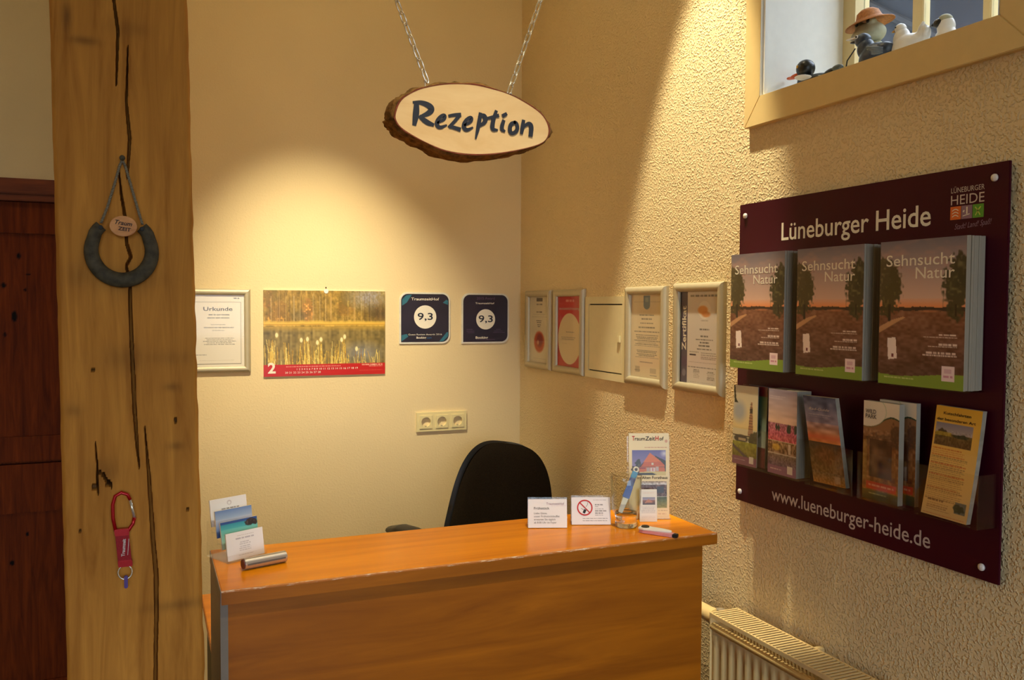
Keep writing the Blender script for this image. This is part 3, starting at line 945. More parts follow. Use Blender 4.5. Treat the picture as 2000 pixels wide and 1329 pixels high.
MB().tube([(1.24, 3.10, .47), (1.25, 3.16, .50), (1.255, 3.14, .66)], .02, 10, flat=.5).build('back_bar', M['black'], oc, smooth=True)
for ax, ay in ((.868, 2.92), (1.40, 2.80)):
    sg = -1 if ax < 1.16 else 1
    pd = [(ax - .045, ay + .14, .728), (ax - .022, ay + .07, .744), (ax, ay, .746), (ax + .035, ay - .09, .730)]
    MB().tube(pd, [.026, .034, .036, .028], 12, flat=.5).build('armrest', M['black'], oc, smooth=True)
    MB().tube([(ax - sg * .16, ay + .0, .44), (ax - sg * .02, ay, .45), (ax, ay, .50), (ax, ay, .735)], .016, 10).build('arm_post', M['black'], oc, smooth=True)
MB().lathe([(0, 0), (.028, 0), (.028, .18), (.018, .18), (.018, .33), (0, .33)], (1.16, 2.86, .10), 16).build('gas_lift', M['black'], oc, smooth=False)
for k in range(5):
    a = 2 * PI * k / 5 + .3
    e = Vector((1.16 + .27 * math.cos(a), 2.86 + .27 * math.sin(a), .075))
    lg = MB().tube([(1.16, 2.86, .12), e], [.026, .018], 8).build('foot_arm', M['black'], oc, smooth=True)
    MB().lathe([(0, -.02), (.022, -.02), (.028, 0), (.022, .02), (0, .02)], (e.x, e.y, .028), 14, 'x').build('castor', M['black'], lg, smooth=True)

# ================================================================== hanging sign
sg = thing('hanging_sign', 'oval wood slice sign reading Rezeption hanging from two chains', 'sign', (.70, 1.93, 1.90))
SY = 1.90
OUT = [(290, 900), (330, 790), (420, 730), (520, 690), (700, 660), (900, 665), (1050, 700), (1200, 745), (1350, 830), (1450, 905), (1498, 1000), (1490, 1080), (1440, 1130), (1300, 1170), (1100, 1205), (900, 1215), (700, 1190), (550, 1130), (420, 1060), (330, 1000), (295, 945)]
def unproject_y(px, py, y):
    d = fw + rt2 * ((px - 1000) / FPX) - up2 * ((py - 664.5) / FPX)
    return CAM + d * (y / d.y)
ring = [unproject_y(700 + a / 4.026, b / 4.026, SY) for a, b in OUT]
for _ in range(2):
    q = []
    for i in range(len(ring)):
        a, b = ring[i], ring[(i + 1) % len(ring)]
        q += [a * .75 + b * .25, a * .25 + b * .75]
    ring = q
c0 = sum(ring, Vector()) / len(ring)
N = len(ring)
rr_ = random.Random(5)
wob = [1 + .02 * rr_.uniform(-1, 1) for _ in range(N)]
wob = [(wob[i - 1] + 2 * wob[i] + wob[(i + 1) % N]) / 4 for i in range(N)]
def level(s, y, extra):
    o = []
    for i, p in enumerate(ring):
        d = (p - c0)
        e = d.normalized() * extra * (1 + 5 * (wob[i] - 1) * 6)
        o.append(Vector((c0.x + d.x * s + e.x, y, c0.z + d.z * s + e.z)))
    return o
def loft(levels, cap0=True, cap1=True):
    mb = MB(); n = len(levels[0])
    for L in levels: mb.v.extend(L)
    for j in range(len(levels) - 1):
        for i in range(n):
            a, b = j * n + i, j * n + (i + 1) % n
            mb.f.append((a, b, b + n, a + n))
    if cap0: mb.f.append(tuple(reversed(range(n))))
    if cap1: mb.f.append(tuple(range((len(levels) - 1) * n, len(levels) * n)))
    return mb
slab = loft([level(1.0, SY, 0), level(1.0, SY + .064, 0)]).build('wood_slice', M['slice'], sg)
loft([level(1, SY - .0003, 0), level(1, SY - .0006, .0032), level(1, SY + .02, .0036), level(1, SY + .056, .003)], False, False).build('inner_bark', M['cambium'], sg)
bk = [level(1.0, SY + .001, .0036)]
for k in range(1, 11):
    y = SY + .001 + .068 * k / 10
    L = level(1.0 + .012 * k / 10, y, .0085 if k < 10 else .004)
    bk.append([p + (p - c0).normalized() * rr_.uniform(-.0036, .0036) for p in L])
loft(bk, False, False).build('bark', M['bark'], sg, smooth=True)
pl = Plane((.562, SY, 1.960), (1, 0, 0), (0, 0, 1))
S_ = [
    [(455, 815, 26), (452, 900, 38), (438, 985, 22)], [(430, 812, 14), (500, 812, 26), (572, 850, 36), (556, 892, 30), (476, 925, 14)], [(478, 920, 20), (530, 965, 32), (582, 985, 18)],
    [(612, 968, 12), (668, 940, 18), (668, 905, 22), (625, 925, 18), (602, 975, 26), (626, 1010, 22), (682, 985, 10)],
    [(700, 915, 16), (745, 906, 18), (788, 906, 22)], [(782, 910, 20), (740, 960, 18), (702, 1000, 18)], [(706, 996, 18), (745, 1005, 20), (785, 1018, 24)],
    [(819, 985, 12), (875, 957, 18), (875, 922, 22), (832, 942, 18), (809, 992, 26), (833, 1027, 22), (885, 1002, 10)],
    [(945, 895, 20), (930, 990, 26), (908, 1085, 10)], [(932, 925, 14), (975, 905, 26), (990, 955, 28), (938, 992, 12)],
    [(1070, 878, 18), (1042, 960, 26), (1038, 1018, 26), (1082, 1020, 10)], [(1000, 932, 14), (1088, 912, 20)],
    [(1130, 950, 20), (1110, 1012, 26), (1140, 1030, 12)], [(1152, 900, 18), (1124, 915, 22)],
    [(1225, 962, 18), (1185, 975, 24), (1178, 1030, 24), (1205, 1050, 20), (1245, 1020, 24), (1238, 968, 20), (1215, 962, 16)],
    [(1292, 950, 20), (1284, 1000, 26), (1276, 1046, 18)], [(1284, 1005, 12), (1330, 968, 20), (1360, 985, 28), (1352, 1062, 26)],
]
m = MB()
for i_, st_ in enumerate(S_):
    q = []
    for a, b, wd in st_:
        zb = 985 + .0802 * (a - 430)
        q.append(((a - 430) * .0003155, (zb - b) * .00029 * (1 + .00012 * (a - 430)), wd * .00043))
    ribbon(m, pl, q, lift=.0009 + .00012 * i_)
m.build('lettering', M['ink_blue'], slab)

lk = MB()
lp = []
for k in range(24):
    t = 2 * PI * k / 24
    cx, cz = .0058 * math.cos(t), .0125 * math.sin(t)
    lp.append((cx * (1 if abs(math.cos(t)) < .8 else 1.02), 0, cz + (.0045 if math.sin(t) > 0 else -.0045)))
lk.tube(lp, .0018, 8, closed=True)
link_me = lk.mesh('chain_link', smooth=True); link_me.materials.append(M['chrome'])
off = ROOT[sg]
for hx, hz, ux, uz in ((.597, 2.060, -.072, .173), (.809, 2.052, .081, .229)):
    d = Vector((ux, 0, uz)).normalized()
    MB().tube([(hx, SY + .022, hz - .02), (hx, SY + .022, hz + .002), (hx - .003, SY + .022, hz + .008), (hx + .003, SY + .022, hz + .010), (hx + .004, SY + .022, hz + .003)], .0015, 8).build('screw_eye', M['chrome'], sg, smooth=True)
    n = int((CEIL - hz - .012) / (d.z * .0270))
    ang = math.atan2(d.x, d.z)
    for k in range(n):
        p = Vector((hx, SY + .022, hz + .018)) + d * (.0270 * k)
        o = link('chain_link', link_me, sg)
        o.location = p - off
        o.rotation_euler = (Matrix.Rotation(ang, 3, 'Y') @ Matrix.Rotation((PI / 2 if k % 2 else 0) + .5 + .05 * math.sin(k * 1.7), 3, 'Z')).to_euler()

# ================================================================== framed sheets and wall pieces
def snap_frame(pl, x0, y0, x1, y1, label, canvas_fn, group, bw=.024, dep=.014):
    """aluminium frame with rounded mitred bars; pl lies on the wall"""
    c = pl.at((x0 + x1) / 2, y0, 0)
    t = thing('picture_frame', label, 'picture frame', c, group=group)
    prof = [(0, .0), (0, dep * .45), (bw * .18, dep * .88), (bw * .5, dep), (bw * .82, dep * .86), (bw, dep * .5), (bw, .002)]
    cor = [(x0, y0), (x1, y0), (x1, y1), (x0, y1)]
    dirs = [(1, 1), (-1, 1), (-1, -1), (1, -1)]
    for i in range(4):
        j = (i + 1) % 4
        mb = MB()
        for (cx, cy), (dx, dy) in ((cor[i], dirs[i]), (cor[j], dirs[j])):
            for a, hgt in prof:
                mb.v.append(pl.at(cx + dx * a, cy + dy * a, hgt))
        n = len(prof)
        for k in range(n - 1):
            mb.f.append((k, k + 1, n + k + 1, n + k))
        mb.f.append((n - 1, 0, n, 2 * n - 1))
        smooth_angle(mb.build('frame_bar', M['alu'], t), 60)
    a0, b0, a1, b1 = x0 + bw * .9, y0 + bw * .9, x1 - bw * .9, y1 - bw * .9
    q = [pl.at(a0, b0, .0035), pl.at(a1, b0, .0035), pl.at(a1, b1, .0035), pl.at(a0, b1, .0035)]
    canvas_fn(t, pl, a0, b0, a1, b1, .0040)
    q = [pl.at(a0, b0, .0062), pl.at(a1, b0, .0062), pl.at(a1, b1, .0062), pl.at(a0, b1, .0062)]
    MB().prism(q, pl.n * -.0008).build('cover_sheet', M['sheet'], t)
    return t

GREY = (120, 112, 100)
def paper_sheet(cv, t, pl, a0, b0, a1, b1, h):
    return cv.sheet('paper', flat(pl, a0, b0, a1, b1, h), M['print'], t)

def art_urkunde(t, pl, a0, b0, a1, b1, h):
    c = Canvas(130, 190, (238, 228, 208))
    for x in (.115, .925): c.rect(x, .105, x + .008, .955, (130, 118, 96), .8)
    for y in (.105, .950): c.rect(.115, y, .933, y + .006, (130, 118, 96), .8)
    c.words(.80, .90, .045, .018, (90, 84, 76), .9)
    c.words(.36, .72, .275, .014, GREY, .8, seed=2); c.words(.34, .72, .318, .014, GREY, .8, seed=3)
    c.words(.40, .66, .41, .012, GREY, .6, 'c', seed=4); c.words(.28, .80, .45, .012, GREY, .7, 'c', seed=5); c.words(.42, .64, .49, .012, GREY, .6, 'c', seed=6)
    c.para(.20, .90, .595, .70, 5, GREY, .65, 'c', 7, (.6, .95))
    c.words(.14, .32, .82, .010, GREY, .6, seed=8); c.words(.2, .8, .90, .006, (200, 188, 160), .7, seed=9)
    p = paper_sheet(c, t, pl, a0, b0, a1, b1, h)
    w_, hh = a1 - a0, b1 - b0
    m = MB(); write(m, pl, 'Urkunde', a0 + w_ * .27, b1 - hh * .225, width=w_ * .51, height=hh * .052, bold=.012, lift=h + .0004)
    m.build('lettering', M['ink_grey'], p)
pb = BACK(0, 0)
snap_frame(pb, .125, 1.288, .376, 1.612, 'silver framed Urkunde certificate half hidden by the oak post', art_urkunde, 'framed certificates')

def art_f1(t, pl, a0, b0, a1, b1, h):
    c = Canvas(90, 150, (226, 214, 186))
    c.rect(.36, .03, .66, .08, (70, 62, 52), .75); c.words(.36, .66, .115, .016, GREY, .8)
    c.words(.36, .64, .23, .016, (90, 80, 66), .8, seed=3); c.words(.2, .8, .265, .008, GREY, .4, seed=4)
    c.words(.12, .9, .305, .010, GREY, .35, seed=5)
    for k, y in enumerate((.36, .39, .42, .45)): c.words(.34, .64, y, .012, (80, 70, 58), .8, 'c', .9 - .15 * k, seed=6 + k)
    c.ell(.50, .68, .25, .155, (196, 86, 34), .25); c.ell(.52, .66, .15, .10, (140, 46, 14), .5, .8); c.ell(.44, .69, .05, .035, (232, 180, 130), .6, .8)
    c.words(.2, .8, .925, .010, GREY, .4, seed=12)
    paper_sheet(c, t, pl, a0, b0, a1, b1, h)
def art_f2(t, pl, a0, b0, a1, b1, h):
    c = Canvas(110, 160, (196, 44, 26))
    c.noise(8, 10, 8, 3)
    c.words(.30, .72, .055, .03, (238, 190, 170), .75, 'c', .8, 2)
    c.ell(.50, .60, .47, .355, (226, 206, 164), .03)
    c.words(.36, .70, .50, .014, GREY, .7, 'c', seed=4); c.words(.16, .74, .575, .010, GREY, .55, seed=5); c.words(.18, .70, .60, .010, GREY, .55, seed=6)
    c.words(.2, .4, .66, .010, GREY, .3, seed=7)
    p = paper_sheet(c, t, pl, a0, b0, a1, b1, h)
    w_, hh = a1 - a0, b1 - b0
    m = MB(); write(m, pl, 'auszeichnung', a0 + w_ * .07, b1 - hh * .195, width=w_ * .86, height=hh * .040, lift=h + .0004)
    m.build('lettering', M['ink_pale'], p)
def art_f3(t, pl, a0, b0, a1, b1, h):
    c = Canvas(120, 170, (236, 220, 184))
    c.rect(.40, .025, .60, .135, (124, 142, 152)); c.ell(.50, .135, .10, .05, (124, 142, 152), .1)
    c.rect(.45, .05, .55, .10, (170, 180, 176), .6); c.words(.1, .9, .095, .006, GREY, .4, seed=2)
    for k, (y, f) in enumerate(((.245, .5), (.29, .35), (.34, .45), (.39, .55), (.44, .85))): c.words(.05, .95, y, .014, GREY, .75, 'c', f, k + 3)
    c.para(.10, .92, .485, .63, 7, GREY, .7, 'c', 9, (.7, 1)); c.para(.10, .92, .665, .765, 5, GREY, .65, 'c', 10, (.5, .95))
    c.words(.3, .7, .80, .010, GREY, .6, 'c', seed=20)
    c.rect(.16, .86, .30, .93, (190, 176, 146), .8); c.rect(.62, .87, .80, .93, (196, 182, 152), .7); c.words(.62, .82, .945, .012, GREY, .6, seed=22); c.words(.14, .32, .90, .010, GREY, .6, seed=23)
    paper_sheet(c, t, pl, a0, b0, a1, b1, h)
def art_f4(t, pl, a0, b0, a1, b1, h):
    c = Canvas(130, 180, (222, 214, 204))
    c.rect(0, 0, .045, 1, (30, 26, 30)); c.rect(.045, 0, .20, 1, (88, 80, 100))
    c.words(.27, .97, .045, .022, (90, 86, 82), .85, 'l', .95, 2)
    c.ell(.62, .205, .15, .095, (240, 232, 220), .06); c.ell(.58, .205, .12, .045, (226, 150, 70), .4, .9); c.ell(.66, .25, .10, .03, (214, 130, 60), .5, .8); c.words(.5, .75, .31, .010, GREY, .5, 'c', .7, 3)
    for k, (y, f) in enumerate(((.40, .36), (.475, .28), (.51, .64), (.54, .34), (.575, .44), (.61, .55))): c.words(.30, .95, y, .015, (86, 80, 74), .8, 'c', f, k + 4)
    c.rect(.26, .675, .42, .690, (70, 56, 66)); c.words(.26, .50, .645, .010, GREY, .6, seed=11)
    c.para(.55, .97, .65, .735, 4, GREY, .6, 'l', 12); c.words(.25, .95, .755, .008, GREY, .5, seed=15); c.words(.22, .95, .805, .012, (90, 86, 82), .7, seed=16)
    c.para(.36, .52, .835, .93, 6, GREY, .75, 'c', 17, (.7, 1)); c.para(.68, .90, .845, .94, 6, GREY, .75, 'c', 18, (.6, 1)); c.words(.28, .85, .965, .010, GREY, .4, seed=19)
    c.ell(.12, .88, .05, .04, (150, 144, 156), .3, .6)
    p = paper_sheet(c, t, pl, a0, b0, a1, b1, h)
    w_, hh = a1 - a0, b1 - b0
    m = MB(); write(m, pl, 'Zertifikat', a0 + w_ * .165, b1 - hh * .64, width=hh * .48, height=w_ * .105, rot=PI / 2, bold=.02, lift=h + .0004)
    m.build('lettering', M['ink_white'], p)
pr = RIGHT(0, 0)
for y1, y0, z0, z1, lb, fn in ((3.408, 3.160, 1.288, 1.617, 'silver framed cream certificate with an orange emblem nearest the corner', art_f1), (3.133, 2.876, 1.288, 1.617, 'silver framed red certificate with a white oval', art_f2),
                               (2.566, 2.318, 1.289, 1.618, 'silver framed cream certificate with a blue crest at its top', art_f3), (2.273, 2.022, 1.293, 1.624, 'silver framed Zertifikat sheet with a dark vertical band', art_f4)):
    snap_frame(pr, -y1, z0, -y0, z1, lb, fn, 'framed certificates', bw=.027, dep=.02)

# ---- fuse box door
fb = thing('fuse_box', 'cream metal fuse box door between the framed certificates', 'fuse box', (WX, 2.715, 1.288))
y0, y1, z0, z1 = 2.568, 2.866, 1.288, 1.587
m = MB(); xx = WX - .008
m.box(xx, y0, z0, WX, y0 + .026, z1); m.box(xx, y1 - .026, z0, WX, y1, z1); m.box(xx, y0 + .026, z0, WX, y1 - .026, z0 + .026); m.box(xx, y0 + .026, z1 - .026, WX, y1 - .026, z1)
m.build('box_frame', M['box'], fb)
MB().box(WX - .001, y0 + .026, z0 + .026, WX, y1 - .026, z1 - .026).build('box_interior', M['dark'], fb)
dd = MB().box(xx + .001, y0 + .029, z0 + .030, WX - .002, y1 - .029, z1 - .0305).build('box_door', M['box'], fb, bevel=.001)
MB().box(xx - .006, y0 + .034, 1.425, xx + .001, y0 + .052, 1.450).build('latch', M['box'], dd, bevel=.002)

# ---- wall calendar
cl = thing('wall_calendar', 'wall calendar with a reed pond photo over a red date strip', 'calendar', (.668, BY, 1.268))
MB().prism([(.424, BY - .006, 1.268), (.911, BY - .006, 1.268), (.911, BY - .006, 1.609), (.424, BY - .006, 1.609)], (0, .0055, 0)).build('sheets', M['paper'], cl)
c = Canvas(280, 196, (150, 104, 44))
hp = .86
n1 = vnoise(196, 280, 22, 50, 1); n2 = vnoise(196, 280, 60, 110, 2); n3 = vnoise(196, 280, 5, 70, 3)
tr = np.clip(.45 * n1 + .3 * n2 + .35 * n3, 0, 1)[..., None]
c.a = np.array([92, 74, 18.]) * (1 - tr) + np.array([214, 170, 78.]) * tr
for q_ in range(14):
    c.tree(RNG.uniform(0, 1), RNG.uniform(.05, .34), RNG.uniform(.04, .09), RNG.uniform(.08, .16), [(150, 108, 40), (120, 100, 34), (178, 120, 56), (104, 84, 40)][q_ % 4], 300 + 2 * q_, .5)
c.put(np.clip(1.2 - np.hypot((c.U - .86) / .20, (c.V - .08) / .16), 0, 1) * (.4 + .6 * n2), (168, 164, 168))
c.put(np.clip(1 - np.hypot((c.U - .97) / .18, (c.V - .27) / .16), 0, 1) * .8, (74, 60, 30))
c.put(np.clip(1 - np.hypot((c.U - .30) / .10, (c.V - .30) / .10), 0, 1) * .5, (84, 80, 66))
for k in range(36):
    x = random.uniform(0, 1); c.rect(x, random.uniform(0, .12), x + .004, .36, random.choice([(220, 190, 130), (96, 70, 36), (196, 160, 100)]), random.uniform(.3, .8))
c.put(np.clip(1 - np.abs(c.V - (.385 + .018 * (vnoise(196, 280, 1, 26, 9) - .5))) / .035, 0, 1) ** .5, (232, 190, 78))
c.rect(0, .392, 1, .402, (190, 136, 40), .7)
wat = (c.V > .425) & (c.V < hp)
wn_ = (vnoise(196, 280, 6, 60, 12) * .6 + vnoise(196, 280, 40, 50, 13) * .4)[..., None]
base = np.array([96, 80, 36.]) * (1 - wn_) + np.array([176, 150, 82.]) * wn_
c.a = np.where(wat[..., None], base, c.a)
c.put(wat * np.clip(1 - np.hypot((c.U - .80) / .24, (c.V - .74) / .17), 0, 1) * .75, (146, 150, 164))
c.put(wat * np.clip(1 - np.abs(c.V - .425) / .06, 0, 1) * .7, (206, 164, 60))
rq = random.Random(4)
for cx_, sp_, nn in ((.06, .06, 30), (.18, .03, 10), (.31, .04, 14), (.38, .04, 16), (.45, .03, 16), (.58, .05, 14), (.63, .03, 14), (.76, .03, 8), (.9, .06, 8), (.5, .5, 40)):
    for _ in range(nn):
        x = rq.gauss(cx_, sp_ * .6); top_ = rq.uniform(.56, .78) if nn > 9 and nn < 40 else rq.uniform(.68, .84)
        dx = rq.gauss(0, .012)
        c.poly([(x, hp), (x + .005, hp), (x + dx + .004, top_), (x + dx, top_)], rq.choice([(232, 196, 84), (214, 170, 62), (240, 214, 120), (150, 110, 40)]), .9)
for x, y in ((.105, .52), (.35, .57), (.30, .58), (.46, .575), (.655, .545), (.63, .58), (.43, .61), (.755, .69)): c.ell(x, y, .012, .028, (248, 230, 170), .5)
c.rect(0, hp, 1, 1, (196, 30, 22))
c.words(.18, .62, .885, .008, (240, 190, 170), .8, seed=3); c.words(.80, .975, .875, .012, (248, 220, 190), .8, seed=4); c.words(.86, .975, .895, .010, (248, 220, 190), .7, seed=5); c.words(.78, .975, .945, .006, (220, 120, 100), .7, seed=6)
c.sheet('calendar_page', flat(Plane((.424, BY - .006, 1.268), (1, 0, 0), (0, 0, 1)), 0, 0, .487, .341, .0004), M['print_gloss'], cl)
pl = Plane((.424, BY - .006, 1.268), (1, 0, 0), (0, 0, 1))
m = MB()
write(m, pl, '2', .016, .014, width=.030, height=.040, bold=.03)
write(m, pl, '1 2 3 4 5 6 7 8 9 10 11 12 13 14 15 16 17 18 19', .128, .0235, width=.245, height=.0075)
write(m, pl, '20 21 22 23 24 25 26 27 28', .082, .0105, width=.140, height=.0075)
m.build('lettering', M['ink_white'], cl)
MB().lathe([(0, -.008), (.009, -.008), (.009, -.0064), (0, -.0064)], (.669, BY, 1.607), 18, 'y').build('hanger_tab', M['paper'], cl)
MB().lathe([(0, -.006), (.0025, -.006), (.0025, 0)], (.669, BY, 1.622), 10, 'y').build('nail', M['steel_old'], cl)

# ---- review award plaques
def plaque(x0, z0, x1, z1, label, k):
    t = thing('award_plaque', label, 'plaque', ((x0 + x1) / 2, BY, z0), group='review award plaques')
    def outline(ins, r):
        a0, b0, a1, b1 = x0 + ins, z0 + ins, x1 - ins, z1 - ins
        o = [(a0, b0)]
        for cx, cz, s in ((a1 - r, b0 + r, -90), (a1 - r, b1 - r, 0), (a0 + r, b1 - r, 90)):
            o += [(cx + r * math.cos(math.radians(s + 9 * q)), cz + r * math.sin(math.radians(s + 9 * q))) for q in range(11)]
        return o
    MB().prism([(a, BY - .005, b) for a, b in outline(0, .034)], (0, .005, 0)).build('backing', M['milky'], t)
    nav = plain('navy_enamel_%d' % k, rgb(38, 30, 48) if k else rgb(40, 34, 48), .3, var=.15, scale=12)
    fc = MB().prism([(a, BY - .0058, b) for a, b in outline(.007, .029)], (0, .0008, 0)).build('face', nav, t)
    pl = Plane((x0, BY - .0058, z0), (1, 0, 0), (0, 0, 1))
    W_, H_ = x1 - x0, z1 - z0
    cz = .52 if not k else .48; cr = .100 * 2.2 if not k else .20
    MB().prism([tuple(pl.at(W_ * .5 + cr * W_ * math.cos(a), H_ * cz + cr * W_ * math.sin(a), .0006)) for a in [2 * PI * q / 40 for q in range(40)]], (0, .0005, 0)).build('score_disc', M['ink_white'], fc)
    m = MB()
    write(m, pl, '9,3', W_ * .5, H_ * (cz - .055), width=W_ * .30, height=H_ * .135, align='c', bold=.012, lift=.0010)
    m.build('score', M['ink_blue'], fc)
    m = MB()
    if not k:
        write(m, pl, 'TraumzeitHof', W_ * .5, H_ * .845, width=W_ * .55, height=H_ * .052, align='c', bold=.012)
        write(m, pl, 'Guest Review Awards 2016', W_ * .5, H_ * .165, width=W_ * .66, height=H_ * .030, align='c')
        write(m, pl, 'Booking', W_ * .33, H_ * .10, width=W_ * .19, height=H_ * .038, bold=.02)
    else:
        write(m, pl, 'TraumzeitHof', W_ * .48, H_ * .785, width=W_ * .40, height=H_ * .034, align='c', bold=.015)
        write(m, pl, 'Booking', W_ * .29, H_ * .095, width=W_ * .26, height=H_ * .046, bold=.02)
    m.build('lettering', M['ink_white'], fc)
    m = MB()
    if not k:
        write(m, pl, '.com', W_ * .525, H_ * .10, width=W_ * .10, height=H_ * .034)
        m.build('lettering', plain('azure_ink', rgb(40, 110, 170), .5), fc)
        m = MB()
        m.prism([tuple(pl.at(a * W_, b * H_, .0003)) for a, b in ((.05, .74), (.05, .86), (.13, .94), (.24, .955), (.14, .80))], (0, .0002, 0))
        m.prism([tuple(pl.at(a * W_, b * H_, .0003)) for a, b in ((.04, .05), (.04, .17), (.14, .19), (.17, .14))], (0, .0002, 0))
        m.prism([tuple(pl.at(a * W_, b * H_, .0003)) for a, b in ((.78, .04), (.86, .045), (.955, .14), (.955, .22), (.93, .22))], (0, .0002, 0))
        m.prism([tuple(pl.at(a * W_, b * H_, .0003)) for a, b in ((.85, .80), (.95, .76), (.955, .84), (.92, .86))], (0, .0002, 0))
        m.build('corner_stripes', plain('teal_stripe', rgb(50, 110, 128), .35, var=.1), fc)
    else:
        write(m, pl, '2015 Award', W_ * .50, H_ * .875, width=W_ * .38, height=H_ * .050, align='c')
        m.build('lettering', plain('dim_violet_ink', rgb(112, 84, 118), .5), fc)
        m = MB()
        for a, b, w_ in ((.10, .28, .13), (.10, .245, .16), (.12, .215, .14), (.72, .28, .10), (.68, .245, .18), (.66, .215, .25), (.30, .075, .40)):
            ribbon(m, pl, [(a * W_, b * H_, .0012), ((a + w_) * W_, b * H_, .0012)])
        m.build('fine_print', plain('dim_violet_ink', rgb(112, 84, 118), .5), fc)
plaque(.973, 1.391, 1.196, 1.607, 'dark award plaque with score 9,3 and teal corners right of the calendar', 0)
plaque(1.248, 1.389, 1.468, 1.606, 'plain dark award plaque with score 9,3 nearest the corner', 1)

# ---- triple socket
sk = thing('triple_socket', 'ivory triple wall socket on the back wall', 'wall socket', (1.158, BY, 1.018))
m = MB()
m.box(1.046, BY - .009, 1.018, 1.270, BY, 1.031); m.box(1.046, BY - .009, 1.086, 1.270, BY, 1.099)
for a, b in ((1.046, 1.0595), (1.1145, 1.1305), (1.1855, 1.2015), (1.2565, 1.270)):
    m.box(a, BY - .009, 1.031, b, BY, 1.086)
m.build('cover_frame', M['socket'], sk)
for k in range(3):
    cx = 1.087 + .071 * k
    sqr = []
    for q in range(32):
        a = 2 * PI * q / 32
        f_ = .0275 / max(abs(math.cos(a)), abs(math.sin(a)))
        sqr.append((f_ * math.cos(a), f_ * math.sin(a), .0205 * math.cos(a), .0205 * math.sin(a)))
    im = MB()
    for q in range(32):
        a, b = sqr[q], sqr[(q + 1) % 32]
        yf, yb = BY - .0125, BY - .0085
        im.add([(cx + a[0], yf, 1.0585 + a[1]), (cx + b[0], yf, 1.0585 + b[1]), (cx + b[2], yf, 1.0585 + b[3]), (cx + a[2], yf, 1.0585 + a[3]),
                (cx + a[0], yb, 1.0585 + a[1]), (cx + b[0], yb, 1.0585 + b[1]), (cx + b[2], BY + .004, 1.0585 + b[3]), (cx + a[2], BY + .004, 1.0585 + a[3])],
               [(0, 1, 2, 3), (0, 4, 5, 1), (3, 2, 6, 7)])
    ins = im.build('socket_insert', M['socket'], sk, weld=True)
    MB().lathe([(.0205, .004), (0, .004)], (cx, BY, 1.0585), 28, 'y').build('socket_well', M['socket'], ins)
    mm = MB()
    for dx in (-.0095, .0095):
        mm.lathe([(0, .003), (.0030, .003), (.0030, .0045)], (cx + dx, BY, 1.0585), 10, 'y')
    mm.build('contact_hole', M['dark'], ins)
    MB().box(cx - .003, BY - .012, 1.0385, cx + .003, BY + .003, 1.0425).build('earth_clip', M['alu'], ins)

# ================================================================== purple brochure board
BX = 1.510
bd = thing('brochure_board', 'dark purple brochure display board on the right wall', 'display board', (BX, 1.547, 1.016))
panel = MB().box(BX, 1.144, 1.016, BX + .006, 1.950, 1.832).build('panel', M['board'], bd, bevel=.0008)
pl = Plane((BX, 1.950, 1.016), (0, -1, 0), (0, 0, 1))
m = MB()
write(m, pl, 'Lüneburger Heide', 1.950 - 1.779, .708, width=.459, height=.045, bold=.010)
m.build('lettering', M['ink_white'], panel)
m = MB()
write(m, pl, 'www.lueneburger-heide.de', 1.950 - 1.799, .030, width=.497, height=.034, bold=.006)
m.build('lettering', M['ink_pale'], panel)
lx = 1.950 - 1.272
m = MB()
write(m, pl, 'LÜNEBURGER', lx, .768, width=.076, height=.0105)
write(m, pl, 'HEIDE', lx, .744, width=.076, height=.0195)
m.build('logo_lettering', M['ink_pale'], panel)
sq = .0245
for k, mt in enumerate(('ink_orange', 'ink_mauve', 'ink_green')):
    a = lx - .001 + k * (sq + .0012)
    o = MB().prism([tuple(pl.at(a + p, .714 + q, .0004)) for p, q in ((0, 0), (sq, 0), (sq, sq + .002), (0, sq + .002))], (.0003, 0, 0)).build('logo_square', M[mt], panel)
    g_ = MB()
    c_ = (a + sq / 2, .714 + sq / 2)
    if k == 0:
        for q in range(3): ribbon(g_, pl, [(a + .005, .720 + .006 * q, .0016), (a + .012, .724 + .006 * q, .0018), (a + .019, .720 + .006 * q, .0016)], .0008)
    elif k == 1:
        ribbon(g_, pl, [(a + .013, .724, .003), (a + .013, .737, .003)], .0008, 0); ribbon(g_, pl, [(a + .004, .720, .0016), (a + .019, .723, .0016)], .0008, 0)
        ribbon(g_, pl, [(a + .005, .728, .003), (a + .0065, .731, .003)], .0008, 0)
    else:
        ribbon(g_, pl, [(a + .006, .735, .0024), (a + .012, .728, .003), (a + .017, .719, .0022)], .0008); ribbon(g_, pl, [(a + .018, .735, .0024), (a + .012, .728, .003), (a + .007, .719, .0022)], .0008)
    g_.build('logo_sign', M['ink_white'] if k < 2 else plain('lime_ink', rgb(200, 214, 90), .6), o)
m = MB()
write(m, pl, 'Stadt! Land! Spaß!', lx + .010, .694, width=.084, height=.011, shear=.45, rot=.06)
m.build('logo_script', M['ink_mauve'], panel)
for y, z in ((1.924, 1.800), (1.174, 1.803), (1.929, 1.042), (1.180, 1.042)):
    MB().lathe([(.0052, .0), (.0075, -.001), (.0072, -.004), (.0045, -.0062), (0, -.0068)], (BX, y, z), 16, 'x').build('screw_cap', M['screwcap'], bd, smooth=True)
    MB().lathe([(.006, 0), (.006, WX - BX - .006)], (BX + .006, y, z), 12, 'x').build('spacer', M['alu'], bd)

def pocket(y0, y1, z0, xf, lip, side):
    m = MB(); t_ = .0018
    m.box(xf, y0, z0, BX, y1, z0 + t_)
    if lip: m.box(xf, y0, z0, xf + t_, y1, z0 + lip)
    if side:
        m.box(xf, y0, z0, BX, y0 + t_, z0 + side); m.box(xf, y1 - t_, z0, BX, y1, z0 + side)
    m.build('leaflet_holder', M['acrylic'], bd)

